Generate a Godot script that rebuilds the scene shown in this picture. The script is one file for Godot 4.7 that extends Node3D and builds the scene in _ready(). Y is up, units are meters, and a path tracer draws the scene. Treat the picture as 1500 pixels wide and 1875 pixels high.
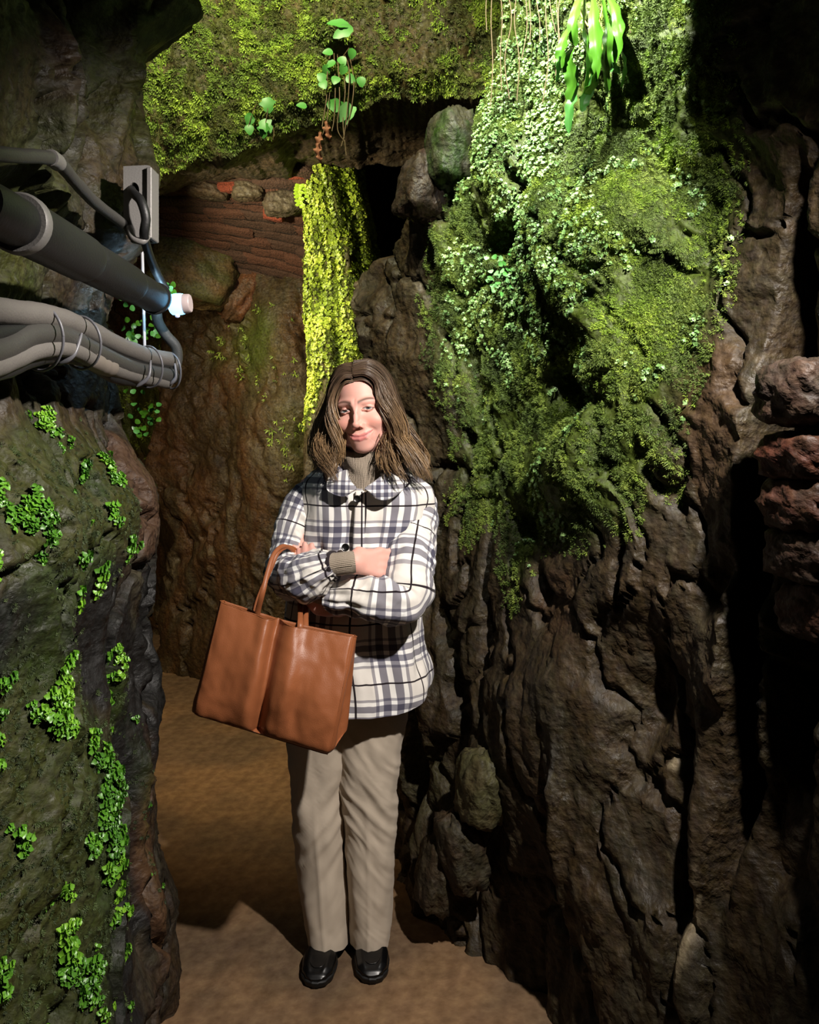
extends Node3D

# A rock-cut passage with mossy walls; a woman in a plaid jacket stands in it with folded arms and a tan tote.
# y is up, metres, the camera looks along -z from 1.5 m above the floor.

var rng := RandomNumberGenerator.new()
var noise_broad := FastNoiseLite.new()
var noise_ridge := FastNoiseLite.new()
var noise_cell := FastNoiseLite.new()
var noise_slab := FastNoiseLite.new()
var noise_fine := FastNoiseLite.new()
var noise_grain := FastNoiseLite.new()
var noise_patch := FastNoiseLite.new()
var M := {}

const PATH_RIGHT := [Vector2(1.05, -1.2), Vector2(0.98, 0.3), Vector2(0.9, 1.1), Vector2(0.83, 1.5), Vector2(0.68, 1.85), Vector2(0.4, 2.32), Vector2(0.235, 2.62), Vector2(0.08, 2.88), Vector2(-0.1, 3.2), Vector2(-0.16, 3.7), Vector2(-0.2, 4.3), Vector2(-0.3, 4.9)]
const LEAN_RIGHT := [Vector2(0, 0.19), Vector2(0.5, 0.12), Vector2(1, 0.05), Vector2(1.5, 0), Vector2(2.2, -0.04), Vector2(3, -0.08), Vector2(4, -0.1)]
const PATH_LEFT := [Vector2(-1.05, -1.2), Vector2(-0.86, 0.4), Vector2(-0.7, 1.2), Vector2(-0.66, 1.6), Vector2(-0.65, 1.95), Vector2(-0.67, 2.15), Vector2(-0.8, 2.32), Vector2(-1.1, 2.42), Vector2(-1.8, 2.55), Vector2(-3, 2.7)]
const LEAN_LEFT := [Vector2(0, 0.12), Vector2(0.2, 0.12), Vector2(0.38, 0.085), Vector2(0.55, 0.03), Vector2(0.88, -0.03), Vector2(1.2, -0.035), Vector2(1.33, -0.04), Vector2(1.42, -0.1), Vector2(1.5, -0.14), Vector2(1.75, -0.15), Vector2(1.86, -0.11), Vector2(1.95, -0.02), Vector2(2.15, -0.03), Vector2(2.43, -0.11), Vector2(2.56, -0.01), Vector2(3, 0), Vector2(4, 0)]
const PATH_BACK := [Vector2(-0.25, 5.2), Vector2(-0.36, 4.75), Vector2(-0.62, 4.55), Vector2(-1, 4.72), Vector2(-1.32, 4.95), Vector2(-1.5, 5.12), Vector2(-1.58, 5.5), Vector2(-1.9, 5.9), Vector2(-2.6, 6.2), Vector2(-3.4, 6), Vector2(-3.8, 5), Vector2(-3.6, 3.4), Vector2(-2.9, 2.6)]
const LEAN_BACK := [Vector2(0, 0.03), Vector2(0.4, 0), Vector2(1.5, 0), Vector2(2.2, -0), Vector2(2.6, 0.05), Vector2(4, 0.1)]


func _ready() -> void:
	var cam := Camera3D.new()
	cam.name = "camera"
	cam.projection = Camera3D.PROJECTION_FRUSTUM
	cam.near = 0.05
	cam.far = 60.0
	cam.size = 0.05 * 1875.0 / 1500.0
	cam.frustum_offset = Vector2(0, -159.5 / 1500.0 * 0.05)
	cam.position = Vector3(0, 1.5, 0)
	add_child(cam)
	cam.current = true
	var env := Environment.new()
	env.background_mode = Environment.BG_COLOR
	env.background_color = Color(0.0, 0.0, 0.0)
	env.tonemap_mode = Environment.TONE_MAPPER_LINEAR
	env.tonemap_exposure = 1.0
	env.sdfgi_enabled = true
	env.ssao_enabled = true
	env.ssil_enabled = true
	var we := WorldEnvironment.new()
	we.name = "environment"
	we.environment = env
	add_child(we)
	rng.seed = 7
	set_noise(noise_broad, 11, FastNoiseLite.TYPE_SIMPLEX_SMOOTH, FastNoiseLite.FRACTAL_FBM, 1.0, 3)
	set_noise(noise_ridge, 23, FastNoiseLite.TYPE_SIMPLEX_SMOOTH, FastNoiseLite.FRACTAL_RIDGED, 1.0, 3)
	set_noise(noise_cell, 31, FastNoiseLite.TYPE_CELLULAR, FastNoiseLite.FRACTAL_NONE, 1.0, 1)
	noise_cell.cellular_return_type = FastNoiseLite.RETURN_DISTANCE2_SUB
	noise_cell.cellular_jitter = 0.95
	set_noise(noise_slab, 31, FastNoiseLite.TYPE_CELLULAR, FastNoiseLite.FRACTAL_NONE, 1.0, 1)
	noise_slab.cellular_return_type = FastNoiseLite.RETURN_CELL_VALUE
	noise_slab.cellular_jitter = 0.95
	set_noise(noise_fine, 41, FastNoiseLite.TYPE_SIMPLEX_SMOOTH, FastNoiseLite.FRACTAL_FBM, 1.0, 3)
	set_noise(noise_grain, 53, FastNoiseLite.TYPE_SIMPLEX, FastNoiseLite.FRACTAL_FBM, 1.0, 2)
	set_noise(noise_patch, 67, FastNoiseLite.TYPE_SIMPLEX_SMOOTH, FastNoiseLite.FRACTAL_FBM, 1.0, 4)
	make_materials()
	lamps()
	shell()
	right_wall()
	left_wall()
	back_wall()
	arch()
	vault()
	pillar()
	moss()
	plants()
	services()
	person()
	tote_bag()


func set_noise(n: FastNoiseLite, s: int, t: int, f: int, freq: float, oct: int) -> void:
	n.seed = s
	n.noise_type = t as FastNoiseLite.NoiseType
	n.fractal_type = f as FastNoiseLite.FractalType
	n.frequency = freq
	n.fractal_octaves = oct


# ---------------------------------------------------------------- lamps

func lamp_fitting(called: String, label: String, at: Vector3, aim: Vector3, color: Color, energy: float, cone: float, blend: float, size: float) -> Node3D:
	var root := base(called, at, label, "lamp")
	root.look_at_from_position(at, aim, Vector3.UP if absf((aim - at).normalized().y) < 0.95 else Vector3.RIGHT)
	var body := lathe([Vector2(0.0, 0.13), Vector2(0.03, 0.13), Vector2(0.038, 0.12), Vector2(0.045, 0.03), Vector2(0.06, 0.0), Vector2(0.062, -0.03), Vector2(0.058, -0.03), Vector2(0.056, 0.0), Vector2(0.0, 0.004)], 24)
	part("housing", body, M.black_metal, root).rotation.x = PI / 2
	var glass := lathe([Vector2(0.0, 0.0), Vector2(0.055, 0.0), Vector2(0.055, 0.004), Vector2(0.0, 0.006)], 24)
	var g := part("glowing_lens", glass, glow(color, 3.0), root)
	g.rotation.x = PI / 2
	g.position.z = -0.012
	var arm := tube([Vector3(0, 0.05, 0.06), Vector3(0, 0.16, 0.1), Vector3(0, 0.3, 0.16)], [0.008, 0.008, 0.008], 8)
	part("bracket", arm, M.black_metal, root)
	var l := SpotLight3D.new()
	l.name = "spot_light"
	l.position = Vector3(0, 0, -0.035)
	l.light_color = color
	l.light_energy = energy
	l.spot_angle = cone
	l.spot_angle_attenuation = blend
	l.spot_range = 14.0
	l.spot_attenuation = 2.0
	l.light_size = size
	l.shadow_enabled = true
	root.add_child(l)
	return root


func lamps() -> void:
	lamp_fitting("spot_lamp", "black spot lamp above the passage shining on the standing woman", Vector3(0.68, 2.36, -0.95), Vector3(-0.42, 0.95, -2.4), Color(1.0, 0.965, 0.93), 6.6, 45.0, 0.6, 0.03)
	var fern_lamp := lamp_fitting("spot_lamp", "black spot lamp with a side flap shining on the fern wall", Vector3(0.1, 3.2, -1.6), Vector3(0.55, 2.6, -2.3), Color(1.0, 1.0, 0.94), 14.0, 38.0, 0.95, 0.012)
	# the flap keeps its light off the near part of the wall
	var way := Vector3(0.55, 0, -0.34).normalized()
	var flap := part("side_flap", chamfer_box(Vector3(0.3, 0.6, 0.004), 0.001), M.black_metal, fern_lamp)
	var out := Vector3(0.34, 0, 0.55).normalized()
	flap.global_transform = Transform3D(Basis(out, Vector3.UP, out.cross(Vector3.UP)), fern_lamp.position + way * 0.26 + out * 0.15 + Vector3(0, -0.22, 0))
	lamp_fitting("spot_lamp", "black spot lamp high under the ceiling shining on the arch", Vector3(-0.45, 3.5, -1.95), Vector3(-0.4, 2.6, -3.1), Color(1.0, 0.97, 0.8), 5.3, 42.0, 0.6, 0.05)
	lamp_fitting("spot_lamp", "black spot lamp behind the left wall shining on the mossy pillar", Vector3(-1.12, 2.25, -3.02), Vector3(-0.35, 2.15, -4.1), Color(1.0, 0.95, 0.78), 3.6, 44.0, 0.6, 0.04)
	lamp_fitting("spot_lamp", "black spot lamp behind the left wall lighting the brick vault", Vector3(-1.5, 1.75, -3.2), Vector3(-0.9, 0.9, -4.3), Color(1.0, 0.85, 0.65), 2.0, 75.0, 0.8, 0.08)


# ---------------------------------------------------------------- helpers

func base(called: String, at: Vector3, label: String, category: String, group := "") -> Node3D:
	var o := Node3D.new()
	o.name = numbered(called)
	o.position = at
	add_child(o, true)
	tag(o, label, category, group)
	return o


var used_names := {}

func numbered(called: String) -> String:
	if not used_names.has(called):
		used_names[called] = 0
		return called
	used_names[called] += 1
	return "%s_%03d" % [called, used_names[called]]


func tag(o: Node, label: String, category := "", group := "", kind := "") -> void:
	if label:
		o.set_meta("label", label)
	if category:
		o.set_meta("category", category)
	if group:
		o.set_meta("group", group)
	if kind:
		o.set_meta("kind", kind)


func part(called: String, mesh: Mesh, mat: Material, parent: Node = self) -> MeshInstance3D:
	var o := MeshInstance3D.new()
	o.name = called if parent != self else numbered(called)
	o.mesh = mesh
	o.material_override = mat
	parent.add_child(o, true)
	return o


func structure(called: String, mesh: Mesh, mat: Material) -> MeshInstance3D:
	var o := part(called, mesh, mat)
	o.set_meta("kind", "structure")
	return o


func array_mesh(pos: PackedVector3Array, nrm: PackedVector3Array, idx: PackedInt32Array, col := PackedColorArray(), uv := PackedVector2Array()) -> ArrayMesh:
	var a := []
	a.resize(Mesh.ARRAY_MAX)
	a[Mesh.ARRAY_VERTEX] = pos
	a[Mesh.ARRAY_NORMAL] = nrm
	a[Mesh.ARRAY_INDEX] = idx
	if col.size():
		a[Mesh.ARRAY_COLOR] = col
	if uv.size():
		a[Mesh.ARRAY_TEX_UV] = uv
	var m := ArrayMesh.new()
	m.add_surface_from_arrays(Mesh.PRIMITIVE_TRIANGLES, a)
	return m


func mesh_normals(pos: PackedVector3Array, idx: PackedInt32Array) -> PackedVector3Array:
	var n := PackedVector3Array()
	n.resize(pos.size())
	for k in range(0, idx.size(), 3):
		var a := idx[k]
		var b := idx[k + 1]
		var c := idx[k + 2]
		var f := (pos[c] - pos[a]).cross(pos[b] - pos[a])
		n[a] += f
		n[b] += f
		n[c] += f
	for k in n.size():
		n[k] = n[k].normalized()
	return n


# indices of a grid of nu x nv points, point (i, j) at i * nv + j; the front is dP/di x dP/dj
func grid_index(nu: int, nv: int, close_u := false, close_v := false) -> PackedInt32Array:
	var idx := PackedInt32Array()
	for i in (nu if close_u else nu - 1):
		var i2 := (i + 1) % nu
		for j in (nv if close_v else nv - 1):
			var j2 := (j + 1) % nv
			var a := i * nv + j
			var b := i2 * nv + j
			var c := i2 * nv + j2
			var d := i * nv + j2
			idx.append_array(PackedInt32Array([a, c, b, a, d, c]))
	return idx


func grid_mesh(pos: PackedVector3Array, nu: int, nv: int, close_u := false, col := PackedColorArray(), uv := PackedVector2Array()) -> ArrayMesh:
	var idx := grid_index(nu, nv, close_u)
	return array_mesh(pos, mesh_normals(pos, idx), idx, col, uv)


# profile of (radius, height) turned about y
func lathe(profile: Array, sides: int) -> ArrayMesh:
	var pos := PackedVector3Array()
	var nv := profile.size()
	for i in sides:
		var a := TAU * i / sides
		for j in nv:
			pos.append(Vector3(cos(a) * profile[j].x, profile[j].y, sin(a) * profile[j].x))
	return flat_edges(pos, grid_index(sides, nv, true))


# one vertex per corner, smooth below 40 degrees
func flat_edges(pos: PackedVector3Array, idx: PackedInt32Array) -> ArrayMesh:
	var fn := PackedVector3Array()
	var around := {}
	for k in range(0, idx.size(), 3):
		var f := (pos[idx[k + 2]] - pos[idx[k]]).cross(pos[idx[k + 1]] - pos[idx[k]])
		fn.append(f)
		for q in 3:
			var key := Vector3i((pos[idx[k + q]] * 20000.0).round())
			if not around.has(key):
				around[key] = []
			around[key].append(k / 3)
	var p := PackedVector3Array()
	var n := PackedVector3Array()
	var out := PackedInt32Array()
	for k in idx.size():
		var own := fn[k / 3]
		if own.length() < 1e-12:
			continue
		var s := Vector3.ZERO
		for f in around[Vector3i((pos[idx[k]] * 20000.0).round())]:
			if fn[f].length() > 1e-12 and fn[f].normalized().dot(own.normalized()) > 0.76:
				s += fn[f]
		out.append(p.size())
		p.append(pos[idx[k]])
		n.append(s.normalized())
	return array_mesh(p, n, out)


func spline(pts: Array, t: float) -> Variant:
	var n := pts.size() - 1
	var f := clampf(t, 0.0, 1.0) * n
	var i := mini(int(f), n - 1)
	f -= i
	var b = pts[i]
	var c = pts[i + 1]
	var a = pts[i - 1] if i > 0 else b * 2.0 - c
	var d = pts[i + 2] if i + 2 <= n else c * 2.0 - b
	return (b * 2.0 + (c - a) * f + (a * 2.0 - b * 5.0 + c * 4.0 - d) * f * f + (b * 3.0 - a - c * 3.0 + d) * f * f * f) * 0.5


func table(t: Array, x: float) -> float:
	if x <= t[0].x:
		return t[0].y
	for k in range(1, t.size()):
		if x <= t[k].x:
			return lerpf(t[k - 1].y, t[k].y, (x - t[k - 1].x) / (t[k].x - t[k - 1].x))
	return t[-1].y


func soft_table(t: Array, x: float) -> float:
	if x <= t[0].x:
		return t[0].y
	for k in range(1, t.size()):
		if x <= t[k].x:
			return lerpf(t[k - 1].y, t[k].y, smoothstep(0.0, 1.0, (x - t[k - 1].x) / (t[k].x - t[k - 1].x)))
	return t[-1].y


# points along a smooth curve
func along(pts: Array, n: int) -> PackedVector3Array:
	var out := PackedVector3Array()
	for k in n:
		out.append(spline(pts, float(k) / (n - 1)))
	return out


# a round tube with its own radius at each point; uv in metres (round, along)
func tube(pts: Variant, radii: Array, sides := 10, closed := true, bump := 0.0) -> ArrayMesh:
	var pos := PackedVector3Array()
	var uv := PackedVector2Array()
	var n: int = pts.size()
	var up := Vector3(0.123, 0.977, 0.171)
	var run := 0.0
	for i in n:
		var t: Vector3 = (pts[mini(i + 1, n - 1)] - pts[maxi(i - 1, 0)]).normalized()
		if i == 0:
			if absf(t.dot(up)) > 0.9:
				up = Vector3(1, 0.1, 0.2)
		else:
			run += (pts[i] - pts[i - 1]).length()
		var x := t.cross(up).normalized()
		var y := x.cross(t).normalized()
		up = y
		var r: float = radii[i] if i < radii.size() else radii[-1]
		for j in sides + 1:
			var a := TAU * j / sides
			var p: Vector3 = pts[i] + (x * cos(a) + y * sin(a)) * r
			if bump > 0.0:
				p += (x * cos(a) + y * sin(a)) * bump * noise_fine.get_noise_3dv(p * 14.0)
			pos.append(p)
			uv.append(Vector2(a * r, run))
	var idx := grid_index(n, sides + 1)
	var nrm := mesh_normals(pos, idx)
	for i in n:
		var s := (nrm[i * (sides + 1)] + nrm[i * (sides + 1) + sides]).normalized()
		nrm[i * (sides + 1)] = s
		nrm[i * (sides + 1) + sides] = s
	if closed:
		for e in [0, n - 1]:
			var c := pos.size()
			var way: Vector3 = (pts[0] - pts[1]).normalized() if e == 0 else (pts[n - 1] - pts[n - 2]).normalized()
			pos.append(pts[e])
			nrm.append(way)
			uv.append(Vector2.ZERO)
			for j in sides:
				pos.append(pos[e * (sides + 1) + j])
				nrm.append(way)
				uv.append(Vector2.ZERO)
			for j in sides:
				var a := c + 1 + j
				var b := c + 1 + (j + 1) % sides
				idx.append_array(PackedInt32Array([c, b, a] if e == 0 else [c, a, b]))
	return array_mesh(pos, nrm, idx, PackedColorArray(), uv)


func join(list: Array) -> ArrayMesh:
	var pos := PackedVector3Array()
	var nrm := PackedVector3Array()
	var idx := PackedInt32Array()
	var col := PackedColorArray()
	var uv := PackedVector2Array()
	var has_col := true
	for m in list:
		has_col = has_col and m.surface_get_arrays(0)[Mesh.ARRAY_COLOR] != null
	for m in list:
		var a: Array = m.surface_get_arrays(0)
		var at := pos.size()
		pos.append_array(a[Mesh.ARRAY_VERTEX])
		nrm.append_array(a[Mesh.ARRAY_NORMAL])
		if has_col:
			col.append_array(a[Mesh.ARRAY_COLOR])
		if a[Mesh.ARRAY_TEX_UV] != null:
			uv.append_array(a[Mesh.ARRAY_TEX_UV])
		else:
			uv.resize(pos.size())
		for k in a[Mesh.ARRAY_INDEX]:
			idx.append(k + at)
	return array_mesh(pos, nrm, idx, col, uv)


# box with every edge chamfered
func chamfer_box(size: Vector3, c: float) -> ArrayMesh:
	var pos := PackedVector3Array()
	var idx := PackedInt32Array()
	var h := size / 2.0
	var ring := [[Vector2(h.x - c, h.z), Vector2(h.x, h.z - c)], [Vector2(h.x, -h.z + c), Vector2(h.x - c, -h.z)], [Vector2(-h.x + c, -h.z), Vector2(-h.x, -h.z + c)], [Vector2(-h.x, h.z - c), Vector2(-h.x + c, h.z)]]
	var outer := []
	for r in ring:
		outer.append_array(r)
	var levels := [[-h.y, c], [-h.y + c, 0.0], [h.y - c, 0.0], [h.y, c]]
	for q in outer:
		for l in levels:
			pos.append(Vector3(signf(q.x) * maxf(absf(q.x) - l[1], 0.0), l[0], signf(q.y) * maxf(absf(q.y) - l[1], 0.0)))
	idx = grid_index(8, 4, true)
	for e in [0, 3]:
		for k in range(1, 7):
			idx.append_array(PackedInt32Array([e, k * 4 + e, (k + 1) * 4 + e] if e == 3 else [e, (k + 1) * 4 + e, k * 4 + e]))
	return flat_edges(pos, flipped(idx))


func flipped(idx: PackedInt32Array) -> PackedInt32Array:
	var out := idx.duplicate()
	for k in range(0, idx.size(), 3):
		out[k + 1] = idx[k + 2]
		out[k + 2] = idx[k + 1]
	return out


# ---------------------------------------------------------------- materials

func noise_tex(seed_: int, freq: float, oct: int, lo: Color, mid: Color, hi: Color, kind := FastNoiseLite.TYPE_SIMPLEX_SMOOTH, side := 512) -> ImageTexture:
	var n := FastNoiseLite.new()
	set_noise(n, seed_, kind, FastNoiseLite.FRACTAL_FBM, freq, oct)
	if kind == FastNoiseLite.TYPE_CELLULAR:
		n.cellular_return_type = FastNoiseLite.RETURN_DISTANCE
	var im := n.get_seamless_image(side, side)
	var out := Image.create(side, side, false, Image.FORMAT_RGB8)
	for y in side:
		for x in side:
			var v := im.get_pixel(x, y).r
			out.set_pixel(x, y, lo.lerp(mid, v * 2.0) if v < 0.5 else mid.lerp(hi, v * 2.0 - 1.0))
	return ImageTexture.create_from_image(out)


func grey(v: float) -> Color:
	return Color(v, v, v)


func simple(color: Color, rough: float, metal := 0.0, spec := 0.5) -> StandardMaterial3D:
	var m := StandardMaterial3D.new()
	m.albedo_color = color
	m.roughness = rough
	m.metallic = metal
	m.metallic_specular = spec
	return m


func glow(color: Color, energy: float) -> StandardMaterial3D:
	var m := simple(color, 0.4)
	m.emission_enabled = true
	m.emission = color
	m.emission_energy_multiplier = energy
	return m


func relief(m: StandardMaterial3D, tex: Texture2D, scale_cm: float, per_metre: float) -> StandardMaterial3D:
	m.heightmap_enabled = true
	m.heightmap_texture = tex
	m.heightmap_scale = scale_cm
	m.uv1_triplanar = true
	m.uv1_world_triplanar = true
	m.uv1_scale = Vector3.ONE * per_metre
	return m


func rock_material(tint: Texture2D, wet: Texture2D, rough: Texture2D, height: float, per_metre: float) -> StandardMaterial3D:
	var r := simple(Color.WHITE, 1.0)
	r.vertex_color_use_as_albedo = true
	r.albedo_texture = tint
	r.roughness_texture = wet
	r.metallic_specular = 0.36
	return relief(r, rough, height, per_metre)


func make_materials() -> void:
	var rough_rock := noise_tex(3, 0.01, 7, grey(0.1), grey(0.5), grey(1.0), FastNoiseLite.TYPE_SIMPLEX_SMOOTH, 1024)
	var tint := noise_tex(5, 0.02, 7, Color(0.42, 0.37, 0.34), Color(0.82, 0.79, 0.75), Color(1.0, 1.0, 0.95), FastNoiseLite.TYPE_SIMPLEX_SMOOTH, 1024)
	var wet := noise_tex(9, 0.015, 4, grey(0.28), grey(0.62), grey(0.9))
	M.rock = rock_material(tint, wet, rough_rock, 0.8, 2.9)
	M.floor = rock_material(noise_tex(16, 0.012, 6, Color(0.76, 0.73, 0.7), Color(0.88, 0.86, 0.84), Color(1.0, 1.0, 0.97)), noise_tex(12, 0.03, 4, grey(0.5), grey(0.75), grey(0.95)), noise_tex(14, 0.04, 5, grey(0.0), grey(0.5), grey(1.0)), 0.07, 3.1)
	var k := 0
	for c in [Color(0.33, 0.19, 0.12), Color(0.27, 0.17, 0.115), Color(0.52, 0.22, 0.12)]:
		var b := simple(c, 0.85)
		b.albedo_texture = tint
		M[["brick", "brick_dark", "brick_red"][k]] = relief(b, rough_rock, 1.0, 6.0)
		k += 1
	var mo := simple(Color.WHITE, 0.7)
	mo.vertex_color_use_as_albedo = true
	mo.backlight_enabled = true
	mo.backlight = Color(0.35, 0.35, 0.2)
	M.leaf = mo
	var wl := simple(Color.WHITE, 0.4)
	wl.vertex_color_use_as_albedo = true
	wl.backlight_enabled = true
	wl.backlight = Color(0.3, 0.3, 0.15)
	M.wet_leaf = wl
	M.black_metal = simple(Color(0.05, 0.05, 0.05), 0.45)
	M.black_rubber = relief(simple(Color(0.085, 0.085, 0.088), 0.5), noise_tex(19, 0.05, 3, grey(0.0), grey(0.5), grey(1.0)), 0.04, 6.0)
	M.grey_cable = relief(simple(Color(0.22, 0.215, 0.205), 0.5), noise_tex(20, 0.05, 3, grey(0.0), grey(0.5), grey(1.0)), 0.05, 7.0)
	M.dusty_cable = relief(simple(Color(0.36, 0.345, 0.33), 0.6), noise_tex(21, 0.05, 3, grey(0.0), grey(0.5), grey(1.0)), 0.05, 7.0)
	M.galvanised = relief(simple(Color(0.46, 0.45, 0.44), 0.5, 0.2), noise_tex(22, 0.05, 3, grey(0.0), grey(0.5), grey(1.0)), 0.03, 7.0)
	M.tie = simple(Color(0.35, 0.35, 0.37), 0.4)


# ---------------------------------------------------------------- rock surfaces

# the plan line of a wall, evenly readable by its length
func plan_line(path: Array) -> Dictionary:
	var pts := PackedVector2Array()
	var run := PackedFloat32Array()
	var steps := (path.size() - 1) * 16
	var s := 0.0
	for k in steps + 1:
		var p: Vector2 = spline(path, float(k) / steps)
		if k > 0:
			s += p.distance_to(pts[-1])
		pts.append(p)
		run.append(s)
	return {"pts": pts, "run": run, "length": s}


func plan_at(line: Dictionary, u: float, side: float) -> Array:
	var run: PackedFloat32Array = line.run
	var pts: PackedVector2Array = line.pts
	var k := clampi(run.bsearch(u), 1, run.size() - 1)
	var f := clampf((u - run[k - 1]) / maxf(run[k] - run[k - 1], 1e-6), 0.0, 1.0)
	var p := pts[k - 1].lerp(pts[k], f)
	var t := (pts[mini(k + 1, pts.size() - 1)] - pts[maxi(k - 2, 0)]).normalized()
	return [p, Vector2(t.y, -t.x) * side]


# how far bumps, hollows and cracks listed as [u, y, half width, half height, tilt in degrees, push in m, hardness] move the surface
func features(list: Array, u: float, y: float) -> float:
	var s := 0.0
	for f in list:
		var dx: float = u - f[0]
		var dy: float = y - f[1]
		var a := deg_to_rad(f[4])
		var c := cos(a)
		var n := sin(a)
		var qx: float = (dx * c + dy * n) / f[2]
		var qy: float = (-dx * n + dy * c) / f[3]
		var q := qx * qx + qy * qy
		if q < 4.0:
			if f[6] > 0.5:
				s += f[5] * (1.0 - smoothstep(0.55, 1.25, sqrt(q)))
			else:
				s += f[5] * exp(-q * 1.6) * (1.0 - smoothstep(2.5, 4.0, q))
	return s


func blobs(list: Array, u: float, y: float) -> float:
	var s := 0.0
	for f in list:
		var dx: float = (u - f[0]) / f[2]
		var dy: float = (y - f[1]) / f[3]
		var q := dx * dx + dy * dy
		if q < 4.0:
			s += f[4] * exp(-q * 1.2)
	return s


# rough rock: broad swells, long leaning ribs, cracked slabs and grain; u along, y up, both in metres
func roughness_of(u: float, y: float, seed_: float, lean: float) -> float:
	var w := noise_patch.get_noise_3d(u * 1.7, y * 1.7, seed_)
	var uu := u + y * lean + w * 0.22
	var s := noise_broad.get_noise_3d(uu * 1.1, y * 0.75, seed_) * 0.13
	s += (noise_ridge.get_noise_3d(uu * 1.5, y * 0.45, seed_ + 5.0) - 0.1) * 0.035
	var cu := uu * 3.4 + 0.25 * noise_fine.get_noise_3d(u * 4.0, y * 4.0, seed_)
	var cy := y * 1.25 + w
	var c := noise_cell.get_noise_3d(cu, cy, seed_ + 9.0) + 1.0
	s -= 0.04 * (1.0 - smoothstep(0.0, 0.09, c))
	s += 0.018 * noise_slab.get_noise_3d(cu, cy, seed_ + 9.0) * smoothstep(0.0, 0.12, c)
	s += noise_ridge.get_noise_3d(uu * 5.0, y * 2.2, seed_ + 15.0) * 0.008
	s += noise_fine.get_noise_3d(uu * 11.0, y * 8.0, seed_ + 20.0) * 0.010
	s += noise_grain.get_noise_3d(u * 48.0, y * 38.0, seed_) * 0.005
	return s


func rock_surface(path: Array, lean_table: Array, side: float, u0: float, u1: float, y0: float, y1: float, step: float, opt: Dictionary) -> Dictionary:
	var line := plan_line(path)
	var nu := int((u1 - u0) / step) + 1
	var nv := int((y1 - y0) / (step * 1.15)) + 1
	var pos := PackedVector3Array()
	var col := PackedColorArray()
	var moss := PackedFloat32Array()
	pos.resize(nu * nv)
	col.resize(nu * nv)
	moss.resize(nu * nv)
	var leans := PackedFloat32Array()
	for j in nv:
		leans.append(table(lean_table, y0 + (y1 - y0) * j / (nv - 1)))
	var bumps: Array = opt.get("features", [])
	var mosses: Array = opt.get("moss", [])
	var stains: Array = opt.get("stains", [])
	var seed_: float = opt.seed
	var lean: float = opt.get("lean", 0.0)
	var dry: Color = opt.dry
	var warm: Color = opt.warm
	var pale: Color = opt.pale
	var amount: float = opt.get("amount", 1.0)
	var tinge: float = opt.get("tinge", 0.85)
	var hollow: Callable = opt.get("hollow", func(_u: float, _y: float) -> float: return 0.0)
	for i in nu:
		var u := u0 + (u1 - u0) * i / (nu - 1)
		var pn := plan_at(line, u, side)
		var p: Vector2 = pn[0]
		var n: Vector2 = pn[1]
		for j in nv:
			var y := y0 + (y1 - y0) * j / (nv - 1)
			var k := i * nv + j
			var s := roughness_of(u, y, seed_, lean) * amount + features(bumps, u, y) + float(hollow.call(u, y))
			var m := blobs(mosses, u, y)
			var pn2 := noise_patch.get_noise_3d(u * 3.1, y * 2.2, seed_ + 3.0)
			m = clampf(m + pn2 * 0.35 * minf(m * 2.0, 1.0), 0.0, 1.2)
			s += 0.012 * m * (0.5 + noise_fine.get_noise_3d(u * 30.0, y * 30.0, 2.0))
			var at := p + n * (leans[j] + s)
			pos[k] = Vector3(at.x, y, -at.y)
			moss[k] = m
			var v := noise_patch.get_noise_3d(u * 4.0 + y * lean * 4.0, y * 1.6, seed_ + 31.0)
			var c := dry.lerp(warm, smoothstep(-0.25, 0.3, v))
			var v2 := noise_patch.get_noise_3d(u * 9.0, y * 5.0, seed_ + 47.0)
			c = c.lerp(pale, 0.75 * smoothstep(0.12, 0.5, v2))
			c = c * (0.8 + 0.5 * noise_grain.get_noise_3d(u * 30.0, y * 22.0, seed_ + 8.0))
			for st in stains:
				var w := blobs([[st[0], st[1], st[2], st[3], 1.3]], u, y)
				if w > 0.02:
					c = c.lerp(st[4], smoothstep(0.3, 0.75, w + 0.5 * noise_patch.get_noise_3d(u * 7.0, y * 4.0, 77.0)))
			c = c.lerp(Color(0.062, 0.1, 0.015), smoothstep(0.12, 0.6, m) * tinge)
			c.a = 1.0
			col[k] = c
	var idx := grid_index(nu, nv)
	if side < 0.0:
		idx = flipped(idx)
	var nrm := mesh_normals(pos, idx)
	return {"pos": pos, "nrm": nrm, "col": col, "moss": moss, "nu": nu, "nv": nv, "mesh": array_mesh(pos, nrm, idx, col)}


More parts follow.
